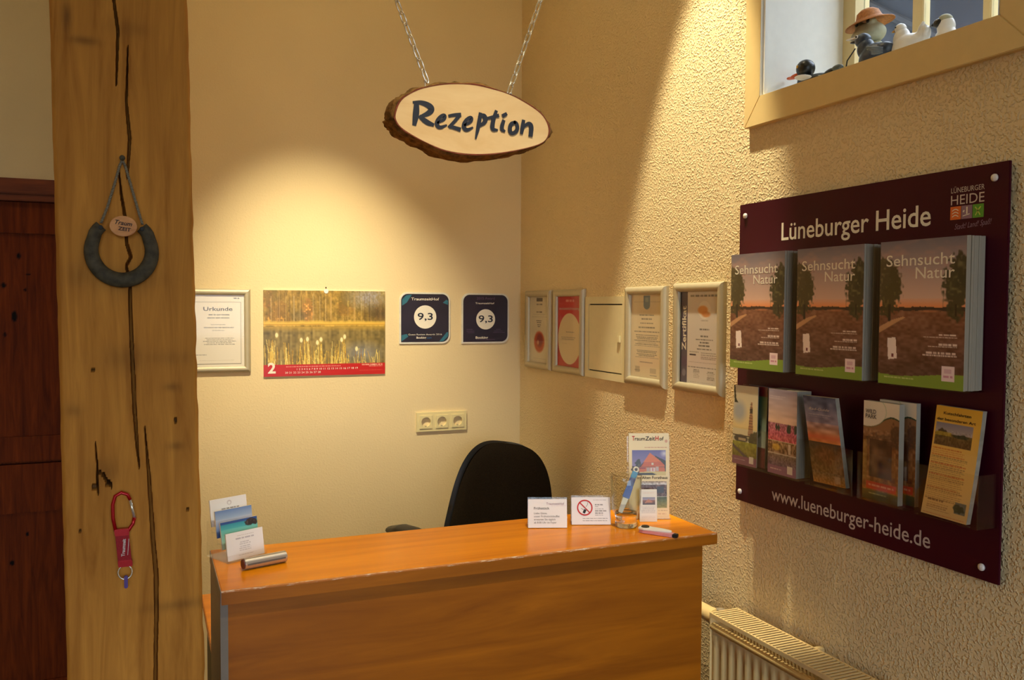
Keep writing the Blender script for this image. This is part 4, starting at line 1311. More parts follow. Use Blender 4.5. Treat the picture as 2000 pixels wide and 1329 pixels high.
# ---- big magazines
def art_cover():
    c = Canvas(150, 212, (120, 96, 90))
    c.grad(0, .40, (120, 112, 122), (206, 170, 150)); c.grad(.40, .48, (208, 166, 142), (232, 132, 66))
    cl_ = np.clip((vnoise(212, 150, 22, 5, 3) * .7 + vnoise(212, 150, 44, 14, 4) * .4 - .5) * 2.2, 0, 1) * (c.V < .25)
    c.put(cl_ * .7, (176, 136, 124)); c.put(np.clip(.1 - c.V, 0, .1) * 5, (92, 90, 104))
    c.grad(.475, .94, (128, 82, 58), (84, 54, 46))
    c.noise(16, 70, 24, 7, (c.V > .48) * 1.0); c.noise(12, 16, 6, 17, (c.V > .48) * 1.0)
    c.put((np.abs(c.V - (.478 - .016 * vnoise(212, 150, 1, 34, 8))) < .013), (56, 36, 30)); c.ell(.62, .485, .12, .008, (190, 120, 80), .8, .7)
    c.poly([(0, .60), (.16, .55), (.30, .525), (.33, .53), (.22, .565), (0, .645)], (196, 150, 106), .85)
    c.tree(.13, .34, .16, .20, (62, 54, 28), 21); c.tree(.03, .24, .12, .14, (74, 64, 42), 23); c.tree(.90, .33, .15, .20, (56, 52, 30), 25); c.tree(.98, .24, .11, .14, (54, 50, 32), 27)
    c.rect(.115, .44, .145, .555, (44, 30, 20)); c.rect(.89, .44, .91, .52, (44, 30, 20))
    c.put((c.V > .915 + .018 * np.sin(c.U * 4.2 + .6)), (118, 146, 50))
    c.poly([(.11, .675), (.215, .67), (.235, .815), (.125, .825)], (230, 214, 204)); c.rect(.165, .785, .195, .808, (110, 40, 50))
    for k, (y, a, b) in enumerate(((.635, .72, .10), (.655, .55, .05), (.700, .72, .10), (.717, .60, .05), (.755, .58, .11), (.775, .54, .05))):
        c.words(a, .92, y, .013 if k % 2 == 0 else .006, (230, 214, 204), .9, 'r', seed=k)
    c.rect(.76, .845, .90, .945, (226, 204, 204)); c.words(.78, .88, .905, .016, (186, 110, 140), .8, seed=9); c.rect(.79, .865, .87, .89, (206, 170, 180))
    c.words(.08, .44, .945, .008, (210, 218, 156), .7, seed=10)
    c.a = np.clip(c.a * 1.08 + 4, 0, 255)
    return c
cover_cv = art_cover()
ORD = ('first', 'second', 'third', 'fourth', 'fifth', 'sixth', 'seventh', 'eighth')
BW, BH, BT, NB = .211, .302, .0063, 8
def magazine(y1, z0, xf, label, front, group):
    """one A4 magazine; y1 = its edge nearest the corner"""
    t = thing('magazine', label, 'magazine', (xf + BT / 2, y1 - BW / 2, z0), group=group)
    return t
pg = MB().box(-BT / 2, -BW / 2, 0, BT / 2 - .0002, BW / 2, BH).mesh('pages'); pg.materials.append(M['page_edge'])
sheet_o = None
for si, (y1, side) in enumerate(((1.912, 'leftmost'), (1.656, 'middle'), (1.399, 'rightmost'))):
    grp = 'sunset heath magazines on the board'
    z0 = 1.3895
    for k in range(NB):
        xf = 1.4555 + k * (BT + .0002)
        if k == 0:
            lb = {'leftmost': 'front sunset heath magazine of the leftmost upper stack', 'middle': 'front sunset heath magazine of the middle upper stack', 'rightmost': 'front sunset heath magazine of the rightmost upper stack'}[side]
        else:
            lb = '%s sunset heath magazine from the front in the %s upper stack' % (ORD[k], side)
        dz = 0 if k == 0 else random.uniform(-.0005, .0006)
        t = thing('magazine', lb, 'magazine', (xf + BT / 2, y1 - BW / 2 + (0 if k == 0 else random.uniform(-.0015, .0015)), z0 + max(0, dz)), group=grp)
        link('pages', pg, t)
        if k == 0:
            if sheet_o is None:
                sheet_o = cover_cv.sheet('cover', lambda u, v: Vector((-BT / 2 - .0004, BW / 2 - BW * u, BH - BH * v)), M['print_gloss'], t, local=True)
                pc = Plane((-BT / 2 - .0004, BW / 2, 0), (0, -1, 0), (0, 0, 1))
                m = MB()
                write(m, pc, 'Sehnsucht', BW * .08, BH * .825, width=BW * .80, height=BH * .078, lift=.0005, bold=.004)
                write(m, pc, 'Natur', BW * .44, BH * .735, width=BW * .44, height=BH * .078, lift=.0005, bold=.004)
                lt_me = m.mesh('cover_lettering'); lt_me.materials.append(M['ink_white'])
                cv_o = sheet_o
            else:
                cv_o = link('cover', sheet_o.data, t)
            link('cover_lettering', lt_me, cv_o)
    pocket(y1 - BW - .004, y1 + .004, 1.387, 1.453, 0, 0)

# ---- slim leaflets in the lower row
ORD = ('first', 'second', 'third', 'fourth', 'fifth', 'sixth', 'seventh', 'eighth')
def leaflet(yl, z0, xf, cv, label, n=1, wd=.100, ht=.211, th=.0022, tilt=0.0, lean=0.0, bend=0.0, text=None, group='slim leaflets in the lower holders', rear=None, step=None, mat='print_gloss', rear_mat='page_edge'):
    """yl = edge nearest the corner; tilt in the plane of the board, lean = top towards the wall"""
    for k in range(n):
        x = xf + k * (step or (th + .0003))
        lb = label if k == 0 else rear % ORD[k]
        t = thing('leaflet', lb, 'leaflet', (x, yl - wd / 2, z0), group=group)
        r = Vector((0, -math.cos(tilt), -math.sin(tilt))); u = Vector((math.sin(lean), -math.sin(tilt), math.cos(tilt))).normalized()
        o0 = Vector((0, 0, 0)) - r * wd / 2
        n_ = r.cross(u).normalized()
        def pos(a, b, h, o0=o0, r=r, u=u, n_=n_):
            return o0 + r * (a * wd) + u * (b * ht) + n_ * (h + bend * (1 - b) ** 2)
        mb = MB(); J = 8 if bend else 1
        for j in range(J + 1):
            b = j / J
            mb.v += [pos(0, b, 0), pos(1, b, 0), pos(1, b, -th), pos(0, b, -th)]
        for j in range(J):
            for i in range(4):
                a, c_ = 4 * j + i, 4 * j + (i + 1) % 4
                mb.f.append((a, c_, c_ + 4, a + 4))
        mb.f += [(3, 2, 1, 0), tuple(4 * J + i for i in range(4))]
        pgo = mb.build('folded_sheets', M[rear_mat], t, local=True)
        if k == 0:
            fo = cv.sheet('front_page', lambda a, v: pos(a, 1 - v, .0003), M[mat], t, local=True)
            if text:
                pl_ = Plane(o0 + n_ * .0003, r, u)
                m = MB()
                for body, a, b, w_, h_, kw in text[0]:
                    write(m, pl_, body, a * wd, b * ht, width=w_ * wd, height=h_ * ht, lift=.0005 + bend * .02, **kw)
                m.build('lettering', M[text[1]], fo, local=True)
for y0, y1 in ((1.768, 1.921), (1.638, 1.766), (1.466, 1.618), (1.318, 1.452), (1.150, 1.296)):
    pocket(y0, y1, 1.127, 1.4545, .105, .105)

c1 = Canvas(64, 130, (206, 196, 160))
c1.grad(0, .55, (196, 190, 168), (212, 190, 130)); c1.ell(.25, .33, .25, .12, (132, 146, 168), .9, .7)
c1.poly([(.62, .62), (.84, .62), (.78, .2), (.72, .2)], (120, 60, 40), .55)
for k in range(12): c1.rect(.64 + .004 * k, .60 - .034 * k, .82 - .003 * k, .607 - .034 * k, (70, 40, 30), .8)
c1.rect(.68, .28, .80, .34, (60, 46, 40)); c1.poly([(0, .0), (.06, .0), (.12, .18), (.2, .22), (.05, .22)], (40, 40, 26)); c1.tree(.85, .66, .2, .10, (50, 46, 26), 3); c1.rect(0, .62, .8, .635, (70, 56, 40)); c1.ell(.35, .67, .28, .05, (50, 40, 40), .2)
c1.rect(.25, .66, .55, .69, (200, 176, 140), .8); c1.grad(.71, .90, (150, 150, 40), (120, 110, 40)); c1.noise(24, 40, 20, 5, (c1.V > .7) * 1.0)
c1.poly([(0, .78), (.5, .90), (.7, .90), (0, .74)], (90, 76, 80)); c1.rect(0, .895, 1, 1, (138, 84, 110)); c1.rect(.70, .875, .88, .965, (226, 216, 206)); c1.words(.1, .55, .93, .010, (214, 190, 200), .8)
leaflet(1.903, 1.131, 1.4605, c1, 'railway leaflet with a steel tower in the holder nearest the certificates', wd=.100, lean=.03, tilt=-.02)
c1b = Canvas(40, 80, (90, 22, 34)); c1b.grad(.12, .75, (70, 100, 70), (150, 160, 150)); c1b.tree(.4, .5, .4, .2, (46, 80, 50), 4); c1b.rect(0, .8, 1, 1, (96, 26, 36))
c1c = Canvas(40, 80, (108, 98, 118)); c1c.noise(18, 20, 6, 3)
leaflet(1.884, 1.133, 1.4720, c1b, 'dark red and green leaflet standing behind the railway leaflet', lean=.03)
leaflet(1.872, 1.133, 1.4820, c1c, 'grey violet leaflet at the back of the railway holder', lean=.03)

c2 = Canvas(72, 146, (190, 170, 170))
c2.grad(0, .42, (158, 150, 172), (220, 180, 146)); c2.noise(14, 30, 3, 2, (c2.V < .42) * 1.0)
c2.words(.05, .6, .08, .008, (220, 206, 206), .7); c2.words(.05, .5, .11, .008, (220, 206, 206), .6)
c2.grad(.40, .60, (150, 90, 100), (200, 76, 92)); c2.noise(50, 60, 36, 6, ((c2.V > .40) & (c2.V < .6)) * 1.0)
for x in (.3, .38, .7, .75, .95): c2.tree(x, .45, .05, .05, (40, 50, 36), int(x * 100))
c2.rect(0, .60, 1, .608, (200, 180, 150)); c2.grad(.608, .75, (150, 110, 70), (130, 90, 60)); c2.noise(70, 50, 30, 8, ((c2.V > .608) & (c2.V < .75)) * 1.0); c2.ell(.3, .68, .14, .04, (226, 180, 60), .5, .8); c2.rect(.72, .62, .80, .74, (222, 200, 176), .8)
c2.rect(0, .75, 1, .757, (200, 180, 160)); c2.grad(.757, .90, (130, 104, 84), (120, 90, 110)); c2.noise(34, 60, 30, 9, ((c2.V > .75) & (c2.V < .9)) * 1.0)
c2.rect(0, .895, 1, 1, (148, 96, 124)); c2.rect(.70, .875, .88, .965, (228, 214, 200)); c2.words(.1, .5, .93, .014, (230, 200, 190), .8)
leaflet(1.758, 1.131, 1.4605, c2, 'pink heath leaflet at the front of the second holder from the left', n=8, wd=.104, ht=.214, th=.0052, rear='%s heath leaflet from the front in the second holder')

c3 = Canvas(76, 150, (90, 90, 110))
c3.grad(0, .30, (70, 84, 120), (140, 130, 150)); c3.grad(.30, .52, (170, 140, 140), (222, 140, 70)); c3.noise(36, 26, 6, 3, (c3.V < .52) * 1.0); c3.put(np.clip(1 - np.abs(c3.V - .46) / .06, 0, 1) * .7, (214, 96, 66))
c3.grad(.52, .60, (60, 44, 46), (70, 50, 40)); c3.grad(.60, .86, (84, 58, 36), (120, 90, 50)); c3.ell(.55, .66, .35, .10, (110, 64, 34), .8); c3.noise(30, 40, 26, 5, (c3.V > .55) * 1.0)
c3.rect(.66, .70, .80, .95, (150, 120, 84), .6); c3.grad(.86, 1.0, (120, 100, 70), (190, 130, 60)); c3.noise(30, 60, 30, 6, (c3.V > .85) * 1.0); c3.rect(.68, .885, .86, .965, (196, 170, 140), .7)
c3.words(.12, .8, .20, .010, (196, 190, 196), .6); c3.words(.12, .7, .225, .008, (196, 190, 196), .5)
leaflet(1.612, 1.134, 1.4780, c3, 'sunset leaflet leaning askew in the third holder', n=3, wd=.104, tilt=-.02, lean=-.16, th=.0035, text=([('Rad-Guide', .14, .845, .64, .030, dict(shear=.35))], 'ink_pale'), rear='%s leaflet from the front in the askew third holder pile')

c4 = Canvas(76, 160, (150, 104, 60))
c4.grad(0, .3, (226, 214, 190), (222, 206, 176)); wv = .235 - .06 * np.clip(c4.U * 1.3, 0, 1) + .03 * np.sin(c4.U * 6)
c4.put(c4.V > wv, (140, 96, 60)); c4.put(np.abs(c4.V - wv) < .008, (40, 62, 34)); c4.ell(.1, .10, .55, .17, (60, 120, 60), .02, .25); c4.ell(.1, .10, .53, .16, (226, 214, 190), .02)
c4.grad(.30, .92, (146, 100, 64), (150, 90, 24)); c4.noise(34, 40, 20, 3, (c4.V > .28) * 1.0); c4.tree(.55, .40, .45, .10, (96, 66, 44), 6, .7); c4.rect(.20, .38, .82, .76, (78, 44, 24), .85); c4.noise(30, 16, 8, 8, ((c4.V > .36) & (c4.V < .78)) * 1.0)
c4.ell(.35, .60, .10, .16, (150, 110, 70), .8, .6); c4.tree(.9, .33, .16, .12, (70, 40, 20), 9, .7); c4.rect(.0, .4, .12, .8, (168, 132, 50), .5)
c4.rect(.12, .815, .95, .885, (206, 66, 26)); c4.words(.18, .88, .84, .018, (240, 180, 140), .8); c4.grad(.90, 1.0, (80, 84, 34), (40, 44, 20)); c4.words(.2, .7, .925, .010, (190, 200, 130), .7)
leaflet(1.442, 1.131, 1.4605, c4, 'wildlife park leaflet with a brown animal at the front of the fourth holder', n=5, wd=.098, ht=.216, th=.0026, text=([('WILD', .06, .875, .30, .042, dict(bold=.02)), ('PARK', .06, .825, .32, .042, dict(bold=.02))], 'ink_grey'), rear='%s wildlife park leaflet from the front in the fourth holder')
leaflet(1.416, 1.133, 1.4800, c4, 'wildlife park leaflet set further right at the back of the fourth holder', n=4, wd=.098, ht=.218, th=.0026, rear='%s wildlife park leaflet of the rear pile in the fourth holder')

c5 = Canvas(90, 170, (226, 180, 84))
c5.grad(0, .4, (234, 176, 50), (232, 184, 90)); c5.grad(.4, 1, (232, 186, 96), (226, 186, 120))
c5.grad(.155, .25, (136, 128, 140), (176, 160, 150), .04, .84); c5.grad(.25, .36, (110, 86, 40), (96, 64, 34), .04, .84); c5.tree(.2, .24, .12, .04, (70, 50, 30), 3); c5.put(((c5.V > .235) & (c5.V < .27) & (c5.U > .06) & (c5.U < .4)) * .8, (186, 156, 50)); c5.tree(.6, .26, .18, .02, (50, 50, 34), 5); c5.noise(20, 60, 40, 5, ((c5.V > .22) & (c5.V < .36) & (c5.U < .84) & (c5.U > .04)) * 1.0)
c5.para(.03, .80, .385, .46, 4, (196, 90, 30), .7, 'l', 3); c5.para(.03, .84, .46, .86, 24, (130, 90, 50), .6, 'l', 6); c5.words(.03, .8, .52, .010, (196, 80, 30), .7); c5.words(.03, .8, .62, .010, (196, 80, 30), .7); c5.words(.03, .7, .74, .010, (196, 80, 30), .7)
c5.words(.1, .45, .85, .012, (110, 70, 40), .8); c5.para(.1, .62, .88, .96, 4, (150, 100, 60), .6, 'l', 9); c5.rect(.70, .83, .93, .93, (110, 112, 100)); c5.tree(.8, .89, .12, .04, (50, 60, 40), 7); c5.words(.05, .95, .975, .010, (196, 80, 30), .6)
leaflet(1.283, 1.131, 1.4700, c5, 'yellow carriage ride flyer in the rightmost holder', n=5, wd=.106, ht=.222, th=.0020, bend=.011, tilt=.02, lean=.10,
        text=([('Kutschfahrten', .18, .925, .60, .026, dict(bold=.012)), ('der besonderen Art', .05, .868, .84, .026, dict(bold=.012))], 'ink_brown'), rear='%s yellow carriage ride flyer from the front in the rightmost holder')

# ================================================================== radiator
rd = thing('radiator', 'cream panel radiator under the purple board', 'radiator', (1.45, 1.35, 0))
RY0, RY1, RZ = .75, 1.915, .722
nr = 300; mb = MB()
for i in range(nr + 1):
    y = RY0 + (RY1 - RY0) * i / nr
    ph = (y - RY0) / .0333
    f_ = ph - math.floor(ph)
    rib = 0.5 - .5 * math.cos(2 * PI * f_); rib = min(1, max(0, (rib - .25) * 2))
    for z, a in ((.16, 0), (.20, 0), (.225, 1), (.625, 1), (.655, 0), (.672, 0)):
        mb.v.append(Vector((1.412 - .000 - (.0 if a == 0 else 0) + (.009 * (1 - rib) if a else 0) - .004, y, z)))
for i in range(nr):
    for k in range(5):
        a = i * 6 + k
        mb.f.append((a, a + 1, a + 7, a + 6))
mb.build('front_panel', M['rad'], rd, smooth=True)
MB().tube([(1.4135, RY0, .682), (1.4135, RY1, .682)], .0105, 14).build('top_roll', M['rad'], rd, smooth=True)
MB().tube([(1.4135, RY0, .16), (1.4135, RY1, .16)], .0105, 14).build('bottom_roll', M['rad'], rd, smooth=True)
MB().box(1.478, RY0, .15, 1.492, RY1, .68).build('rear_panel', M['rad'], rd)
MB().box(1.435, RY0 + .02, .18, 1.465, RY1 - .02, .56).build('shaded_fins', M['black'], rd)  # fins coloured black to stand for the shade inside the radiator
MB().box(1.404, RY1 - .002, .15, 1.495, RY1, RZ).build('side_cover', M['rad'], rd, bevel=.0006)
MB().box(1.404, RY0, .15, 1.495, RY0 + .002, RZ).build('side_cover', M['rad'], rd)
gr = MB().box(1.402, RY0, RZ - .012, 1.4065, RY1, RZ).box(1.490, RY0, RZ - .012, 1.4945, RY1, RZ).box(1.4065, RY1 - .006, RZ - .005, 1.490, RY1, RZ).build('top_grille', M['rad'], rd, bevel=.0008)
sl = MB().box(-.0418, -.0030, -.0035, .0418, .0030, 0).mesh('slat'); sl.materials.append(M['rad'])
off = ROOT[rd]
y = RY1 - .014
while y > RY0 + .01:
    o = link('slat', sl, gr); o.location = Vector((1.44825, y, RZ - .001)) - off
    y -= .0128
for y in (1.62, 1.40, .95):
    MB().box(1.495, y - .008, .64, WX - .001, y + .008, RZ - .004).build('wall_bracket', M['rad'], rd, bevel=.002)
vv = MB().lathe([(0, .115), (.017, .115), (.0215, .108), (.0215, .055), (.0225, .050), (.0225, .030), (.015, .026), (.015, .004), (.010, 0)], (1.447, RY1 + .004, .690), 22, 'y')
smooth_angle(vv.build('thermostat_head', M['rad'], rd), 30)
MB().tube([(1.447, RY1 + .012, .690), (1.447, RY1 + .012, .62), (1.452, RY1 + .014, .30), (1.46, RY1 + .014, .0)], .0085, 10).build('supply_pipe', M['rad'], rd, smooth=True)
MB().lathe([(0, .02), (.012, .02), (.012, 0), (0, 0)], (1.447, RY1 + .012, .700), 8).build('valve_nut', M['chrome'], rd)

# ================================================================== things on the counter
ZC = CT + .0006
# ---- tiered holder with business cards
rzc = math.radians(26)
hd_ = thing('card_holder', 'clear tiered card holder at the left end of the counter', 'card holder', (.150, 1.806, ZC), rzc)
TY, TZ, LE = .0205, .0200, math.radians(9)
m = MB()
for k in range(4):
    y0, z0 = .002 + TY * k, .003 + TZ * k
    m.box(-.002, y0, 0, -.0005, y0 + .0185, z0 + .012); m.box(.0865, y0, 0, .088, y0 + .0185, z0 + .012)
    m.box(-.002, y0 - .002, max(0, z0 - .012), .088, y0 - .0006, z0 + .012)
m.box(-.002, 0, 0, .088, .086, .0015)
m.build('tiers', M['acrylic'], hd_, local=True)
def card_canvas(k):
    c = Canvas(90, 58, (236, 234, 232))
    if k == 0:
        c.words(.2, .8, .22, .05, (150, 146, 156), .7, 'c', .8, 1); c.words(.3, .75, .14, .02, GREY, .4, 'c', seed=2); c.para(.28, .70, .38, .75, 5, (150, 146, 150), .5, 'c', 3, (.5, .9)); c.words(.3, .7, .84, .03, GREY, .5, 'c', seed=4)
    elif k == 1:
        c.grad(0, .10, (60, 90, 150), (60, 90, 150)); c.grad(.10, .30, (60, 150, 170), (90, 180, 180)); c.grad(.30, 1, (110, 190, 180), (200, 206, 170)); c.tree(.82, .18, .16, .14, (60, 50, 50), 3)
    elif k == 2:
        c.grad(0, .35, (110, 140, 190), (170, 186, 206)); c.grad(.35, 1, (190, 196, 210), (60, 100, 170))
    else:
        c.ell(.52, .20, .06, .09, (196, 186, 186), .3, .8); c.ell(.52, .21, .035, .055, (236, 234, 232), .3); c.words(.3, .78, .38, .05, (120, 116, 120), .8, seed=2); c.words(.42, .68, .50, .06, (150, 140, 130), .8, seed=3)
    return c
names = ['white text cards at the front of the clear card holder', 'turquoise beach photo cards in the second tier of the card holder', 'pale blue sky photo cards in the third tier of the card holder', 'white logo cards at the top back of the card holder']
for k in range(4):
    base = Vector((.150, 1.806, ZC)) + Matrix.Rotation(rzc, 3, 'Z') @ Vector((.001, .006 + TY * k, .003 + TZ * k))
    t = thing('business_cards', names[k], 'cards', base, rzc, group='business card piles in the tiered holder')
    r = Vector((1, 0, 0)); u = Vector((0, math.sin(LE), math.cos(LE))); n_ = r.cross(u)
    q = [r * a + u * b for a, b in ((0, 0), (.085, 0), (.085, .055), (0, .055))]
    MB().prism(q, n_ * -.003).build('card_pile', M['paper'], t, local=True)
    card_canvas(k).sheet('top_card', lambda a, v, r=r, u=u, n_=n_: r * (.085 * a) + u * (.055 * (1 - v)) + n_ * .0003, M['print_gloss'], t, local=True)

# ---- silver tube
tb = thing('silver_tube', 'short silver metal tube lying in front of the card holder', 'tube', (.215, 1.768, ZC), math.radians(17))
mb = MB().tube([(-.044, 0, .0115), (.044, 0, .0115)], .0115, 20)
smooth_angle(mb.build('barrel', M['silver'], tb, local=True, bevel=.0008), 40)
MB().tube([(-.0462, 0, .0115), (-.044, 0, .0115)], .0095, 18).build('end_cap', plain('dark_red_cap', rgb(96, 44, 40), .5), tb, local=True)
MB().box(-.040, -.0118, .0100, .040, -.0112, .0135).build('slot', M['ink_grey'], tb, local=True)

# ---- two little tent signs
def tent(x, y, rz, label, fn, w_=.092, h_=.068):
    t = thing('table_sign', label, 'table sign', (x, y, ZC + .0008), rz, group='small tent signs on the counter')
    dp = .030
    r = Vector((1, 0, 0)); u = Vector((0, dp / 2, h_)).normalized(); n_ = r.cross(u); L = math.hypot(dp / 2, h_)
    u2 = Vector((0, -dp / 2, h_)).normalized(); n2 = Vector((0, h_, dp / 2)).normalized()
    mb = MB()
    mb.prism([r * a + u * b - n_ * .0022 for a, b in ((-.001, 0), (w_ + .001, 0), (w_ + .001, L + .0015), (-.001, L + .0015))], n_ * -.0012)
    mb.prism([Vector((0, dp, 0)) + r * a + u2 * b for a, b in ((-.001, 0), (w_ + .001, 0), (w_ + .001, L), (-.001, L))], n2 * .0012)
    mb.build('acrylic_tent', M['acrylic'], t, local=True)
    MB().prism([r * a + u * b for a, b in ((0, .0004), (w_, .0004), (w_, L - .003), (0, L - .003))], n_ * -.0008).build('card_back', M['paper'], t, local=True)
    MB().prism([Vector((0, dp, 0)) + r * a + u2 * b - n2 * .0012 for a, b in ((0, .001), (w_, .001), (w_, L - .004), (0, L - .004))], n2 * .0007).build('rear_card', M['paper'], t, local=True)
    c, mk = fn()
    cd = c.sheet('card', lambda a, v: r * (w_ * a) + u * ((L - .003) * (1 - v)) + n_ * .0003, M['print'], t, local=True)
    mk(Plane(n_ * .0003, r, u), w_, L - .003, cd)
def sign_a():
    c = Canvas(60, 44, (240, 238, 238))
    c.words(.60, .96, .235, .02, (214, 190, 196), .6)
    def mk(pl, w_, h_, cd):
        m = MB(); write(m, pl, 'TraumzeitHof', w_ * .93, h_ * .80, width=w_ * .46, height=h_ * .085, align='r'); m.build('lettering', M['ink_mauve'], cd, local=True)
        m = MB(); write(m, pl, 'Frühstück', w_ * .15, h_ * .64, width=w_ * .40, height=h_ * .085, bold=.01)
        for k, s in enumerate(('Liebe Gäste,', 'unser Frühstücksbuffet', 'erwartet Sie täglich', 'ab 8.00 Uhr im Foyer')):
            write(m, pl, s, w_ * .15, h_ * (.475 - .108 * k), width=w_ * (.34, .66, .55, .58)[k], height=h_ * .066)
        m.build('lettering', M['ink_grey'], cd, local=True)
    return c, mk
def sign_b():
    c = Canvas(70, 50, (240, 236, 238))
    for k, (a, b) in enumerate(((.60, .80), (.60, .70), (.60, .82), (.60, .88), (.60, .80), (.60, .80))): c.words(a, b, .26 + .075 * k, .03, (110, 106, 110), .8, seed=k)
    c.words(.28, .92, .755, .035, (90, 88, 92), .8, seed=8); c.words(.28, .92, .835, .035, (90, 88, 92), .8, seed=9); c.words(.56, .88, .10, .03, (176, 170, 176), .8, seed=10)
    def mk(pl, w_, h_, cd):
        cx, cy, r_ = .34 * w_, .62 * h_, .20 * w_
        m = MB()
        n = 40
        for q in range(n):
            a0, a1 = 2 * PI * q / n, 2 * PI * (q + 1) / n
            m.add([pl.at(cx + s * r_ * math.cos(a), cy + s * r_ * math.sin(a), .0008) for s, a in ((.84, a0), (1, a0), (1, a1), (.84, a1))], [(0, 1, 2, 3)])
        ribbon(m, pl, [(cx - .62 * r_, cy + .62 * r_, .0026), (cx + .62 * r_, cy - .62 * r_, .0026)], .0009)
        m.build('prohibition_ring', M['ink_red'], cd, local=True)
        m = MB(); ribbon(m, pl, [(cx - .12 * r_, cy - .62 * r_, .006), (cx + .04 * r_, cy - .30 * r_, .006)], .0006)
        ribbon(m, pl, [(cx + .15 * r_, cy + .1 * r_, .0008), (cx + .4 * r_, cy + .45 * r_, .0008), (cx + .35 * r_, cy + .65 * r_, .0008)], .0006)
        ribbon(m, pl, [(cx - .45 * r_, cy - .1 * r_, .0008), (cx - .2 * r_, cy - .25 * r_, .0008)], .0006)
        m.build('cigarette', M['ink'], cd, local=True)
    return c, mk
tent(.826, 1.838, math.radians(-21), 'white tent sign about breakfast left of the no smoking sign', sign_a)
tent(.935, 1.826, math.radians(-21), 'white tent sign with a red no smoking symbol', sign_b, w_=.094, h_=.066)

# ---- standing flyer, mini card
rzf = math.radians(-20)
fs = thing('flyer_stand', 'clear stand holding the tall farmhouse flyer', 'flyer stand', (1.088, 1.822, ZC), rzf)
LF = math.radians(5)
r = Vector((1, 0, 0)); u = Vector((0, math.sin(LF), math.cos(LF))); n_ = r.cross(u)
MB().prism([r * a + u * b - n_ * .0035 for a, b in ((-.001, 0), (.1055, 0), (.1055, .205), (-.001, .205))], n_ * -.0012).box(-.001, -.004, 0, .1055, .010, .0012).prism([Vector((-.001, -.004, 0)), Vector((.1055, -.004, 0)), Vector((.1055, -.004, .010)), Vector((-.001, -.004, .010))], (0, .001, 0)).build('clear_back', M['acrylic'], fs, local=True)
fl = thing('flyer', 'tall cream flyer with a brick farmhouse photo on the counter', 'flyer', Vector((1.088, 1.822, ZC + .0016)), rzf)
c = Canvas(96, 196, (236, 214, 160))
c.words(.40, .95, .165, .008, (190, 120, 80), .7, seed=1); c.ell(.93, .095, .035, .018, (214, 150, 110), .3)
hx0, hx1, hy0, hy1 = .08, .92, .20, .495
H_ = lambda a, b: (hx0 + (hx1 - hx0) * a, hy0 + (hy1 - hy0) * b)
box_ = (c.U >= hx0) & (c.U < hx1) & (c.V >= hy0) & (c.V < hy1)
c.grad(hy0, hy1, (96, 90, 150), (170, 150, 176), hx0, hx1); c.put(box_ * np.clip(1 - np.hypot((c.U - .88) / .12, (c.V - .24) / .05), 0, 1), (214, 206, 214))
c.tree(.24, .355, .08, .045, (50, 46, 30), 3); c.tree(.12, .42, .06, .03, (50, 40, 26), 4)
c.poly([H_(.66, .20), H_(1.0, .42), H_(1.0, .9), H_(.9, .7)], (52, 46, 36))
c.poly([H_(.53, .10), H_(.86, .45), H_(.34, .47)], (214, 110, 40)); c.poly([H_(.34, .47), H_(.86, .45), H_(.96, .60), H_(.22, .68)], (196, 92, 36)); c.poly([H_(.22, .66), H_(.96, .58), H_(.97, .86), H_(.22, .90)], (200, 104, 48))
c.poly([H_(.22, .655), H_(.33, .48), H_(.35, .49), H_(.25, .68)], (60, 40, 30)); c.rect(*H_(.22, .655), *H_(.96, .675), (90, 54, 34)); c.rect(*H_(.54, .68), *H_(.68, .85), (214, 196, 190)); c.rect(*H_(.42, .68), *H_(.52, .86), (180, 160, 150)); c.rect(*H_(.70, .66), *H_(.78, .82), (190, 170, 160)); c.rect(*H_(.60, .71), *H_(.62, .83), (196, 60, 50)); c.rect(*H_(.22, .68), *H_(.40, .74), (140, 40, 34)); c.rect(*H_(.58, .50), *H_(.64, .58), (220, 206, 180))
c.poly([H_(0, .86), H_(1, .84), H_(1, 1), H_(0, 1)], (206, 186, 120)); c.poly([H_(.05, .90), H_(.6, .90), H_(.75, .97), H_(.1, 1)], (40, 36, 28)); c.poly([H_(0, .62), H_(.22, .66), H_(.22, .95), H_(0, .98)], (64, 50, 40))
bx = (c.U > .30) & (c.U < .94) & (c.V > .56) & (c.V < .875)
c.put(bx * 1.0, (96, 100, 50)); c.grad(.56, .60, (150, 120, 90), (206, 206, 206), .30, .94); c.grad(.60, .74, (96, 60, 48), (80, 60, 50), .30, .94); c.noise(46, 60, 34, 5, (bx & (c.V < .74)) * 1.0); c.rect(.70, .62, .86, .70, (60, 60, 66)); c.rect(.30, .735, .94, .745, (190, 180, 170), .7); c.grad(.745, .875, (70, 84, 44), (150, 140, 50), .30, .94); c.noise(16, 60, 30, 6, (bx & (c.V > .74)) * 1.0)
c.words(.72, .95, .90, .010, (180, 150, 110), .7, seed=3); c.words(.72, .92, .935, .014, (196, 150, 110), .7, seed=4)
fp = c.sheet('front_page', lambda a, v: r * (.003 + .100 * a) + u * (.210 * (1 - v)) + n_ * .0002, M['print_gloss'], fl, local=True)
MB().prism([r * a + u * b for a, b in ((.003, 0), (.103, 0), (.103, .210), (.003, .210))], n_ * -.002).build('folded_sheets', M['paper'], fl, local=True)
pl = Plane(r * .003 + n_ * .0002, r, u)
m = MB(); m2 = MB()
write(m2, pl, 'T', .008, .1925, width=.0070, height=.0110, bold=.02); write(m, pl, 'raum', .0150, .1925, width=.0255, height=.0090, bold=.012)
write(m, pl, 'Zeit', .0415, .1925, width=.0240, height=.0100, bold=.012); write(m2, pl, 'H', .0665, .1925, width=.0080, height=.0110, bold=.02); write(m, pl, 'of', .0762, .1925, width=.0110, height=.0090, bold=.012)
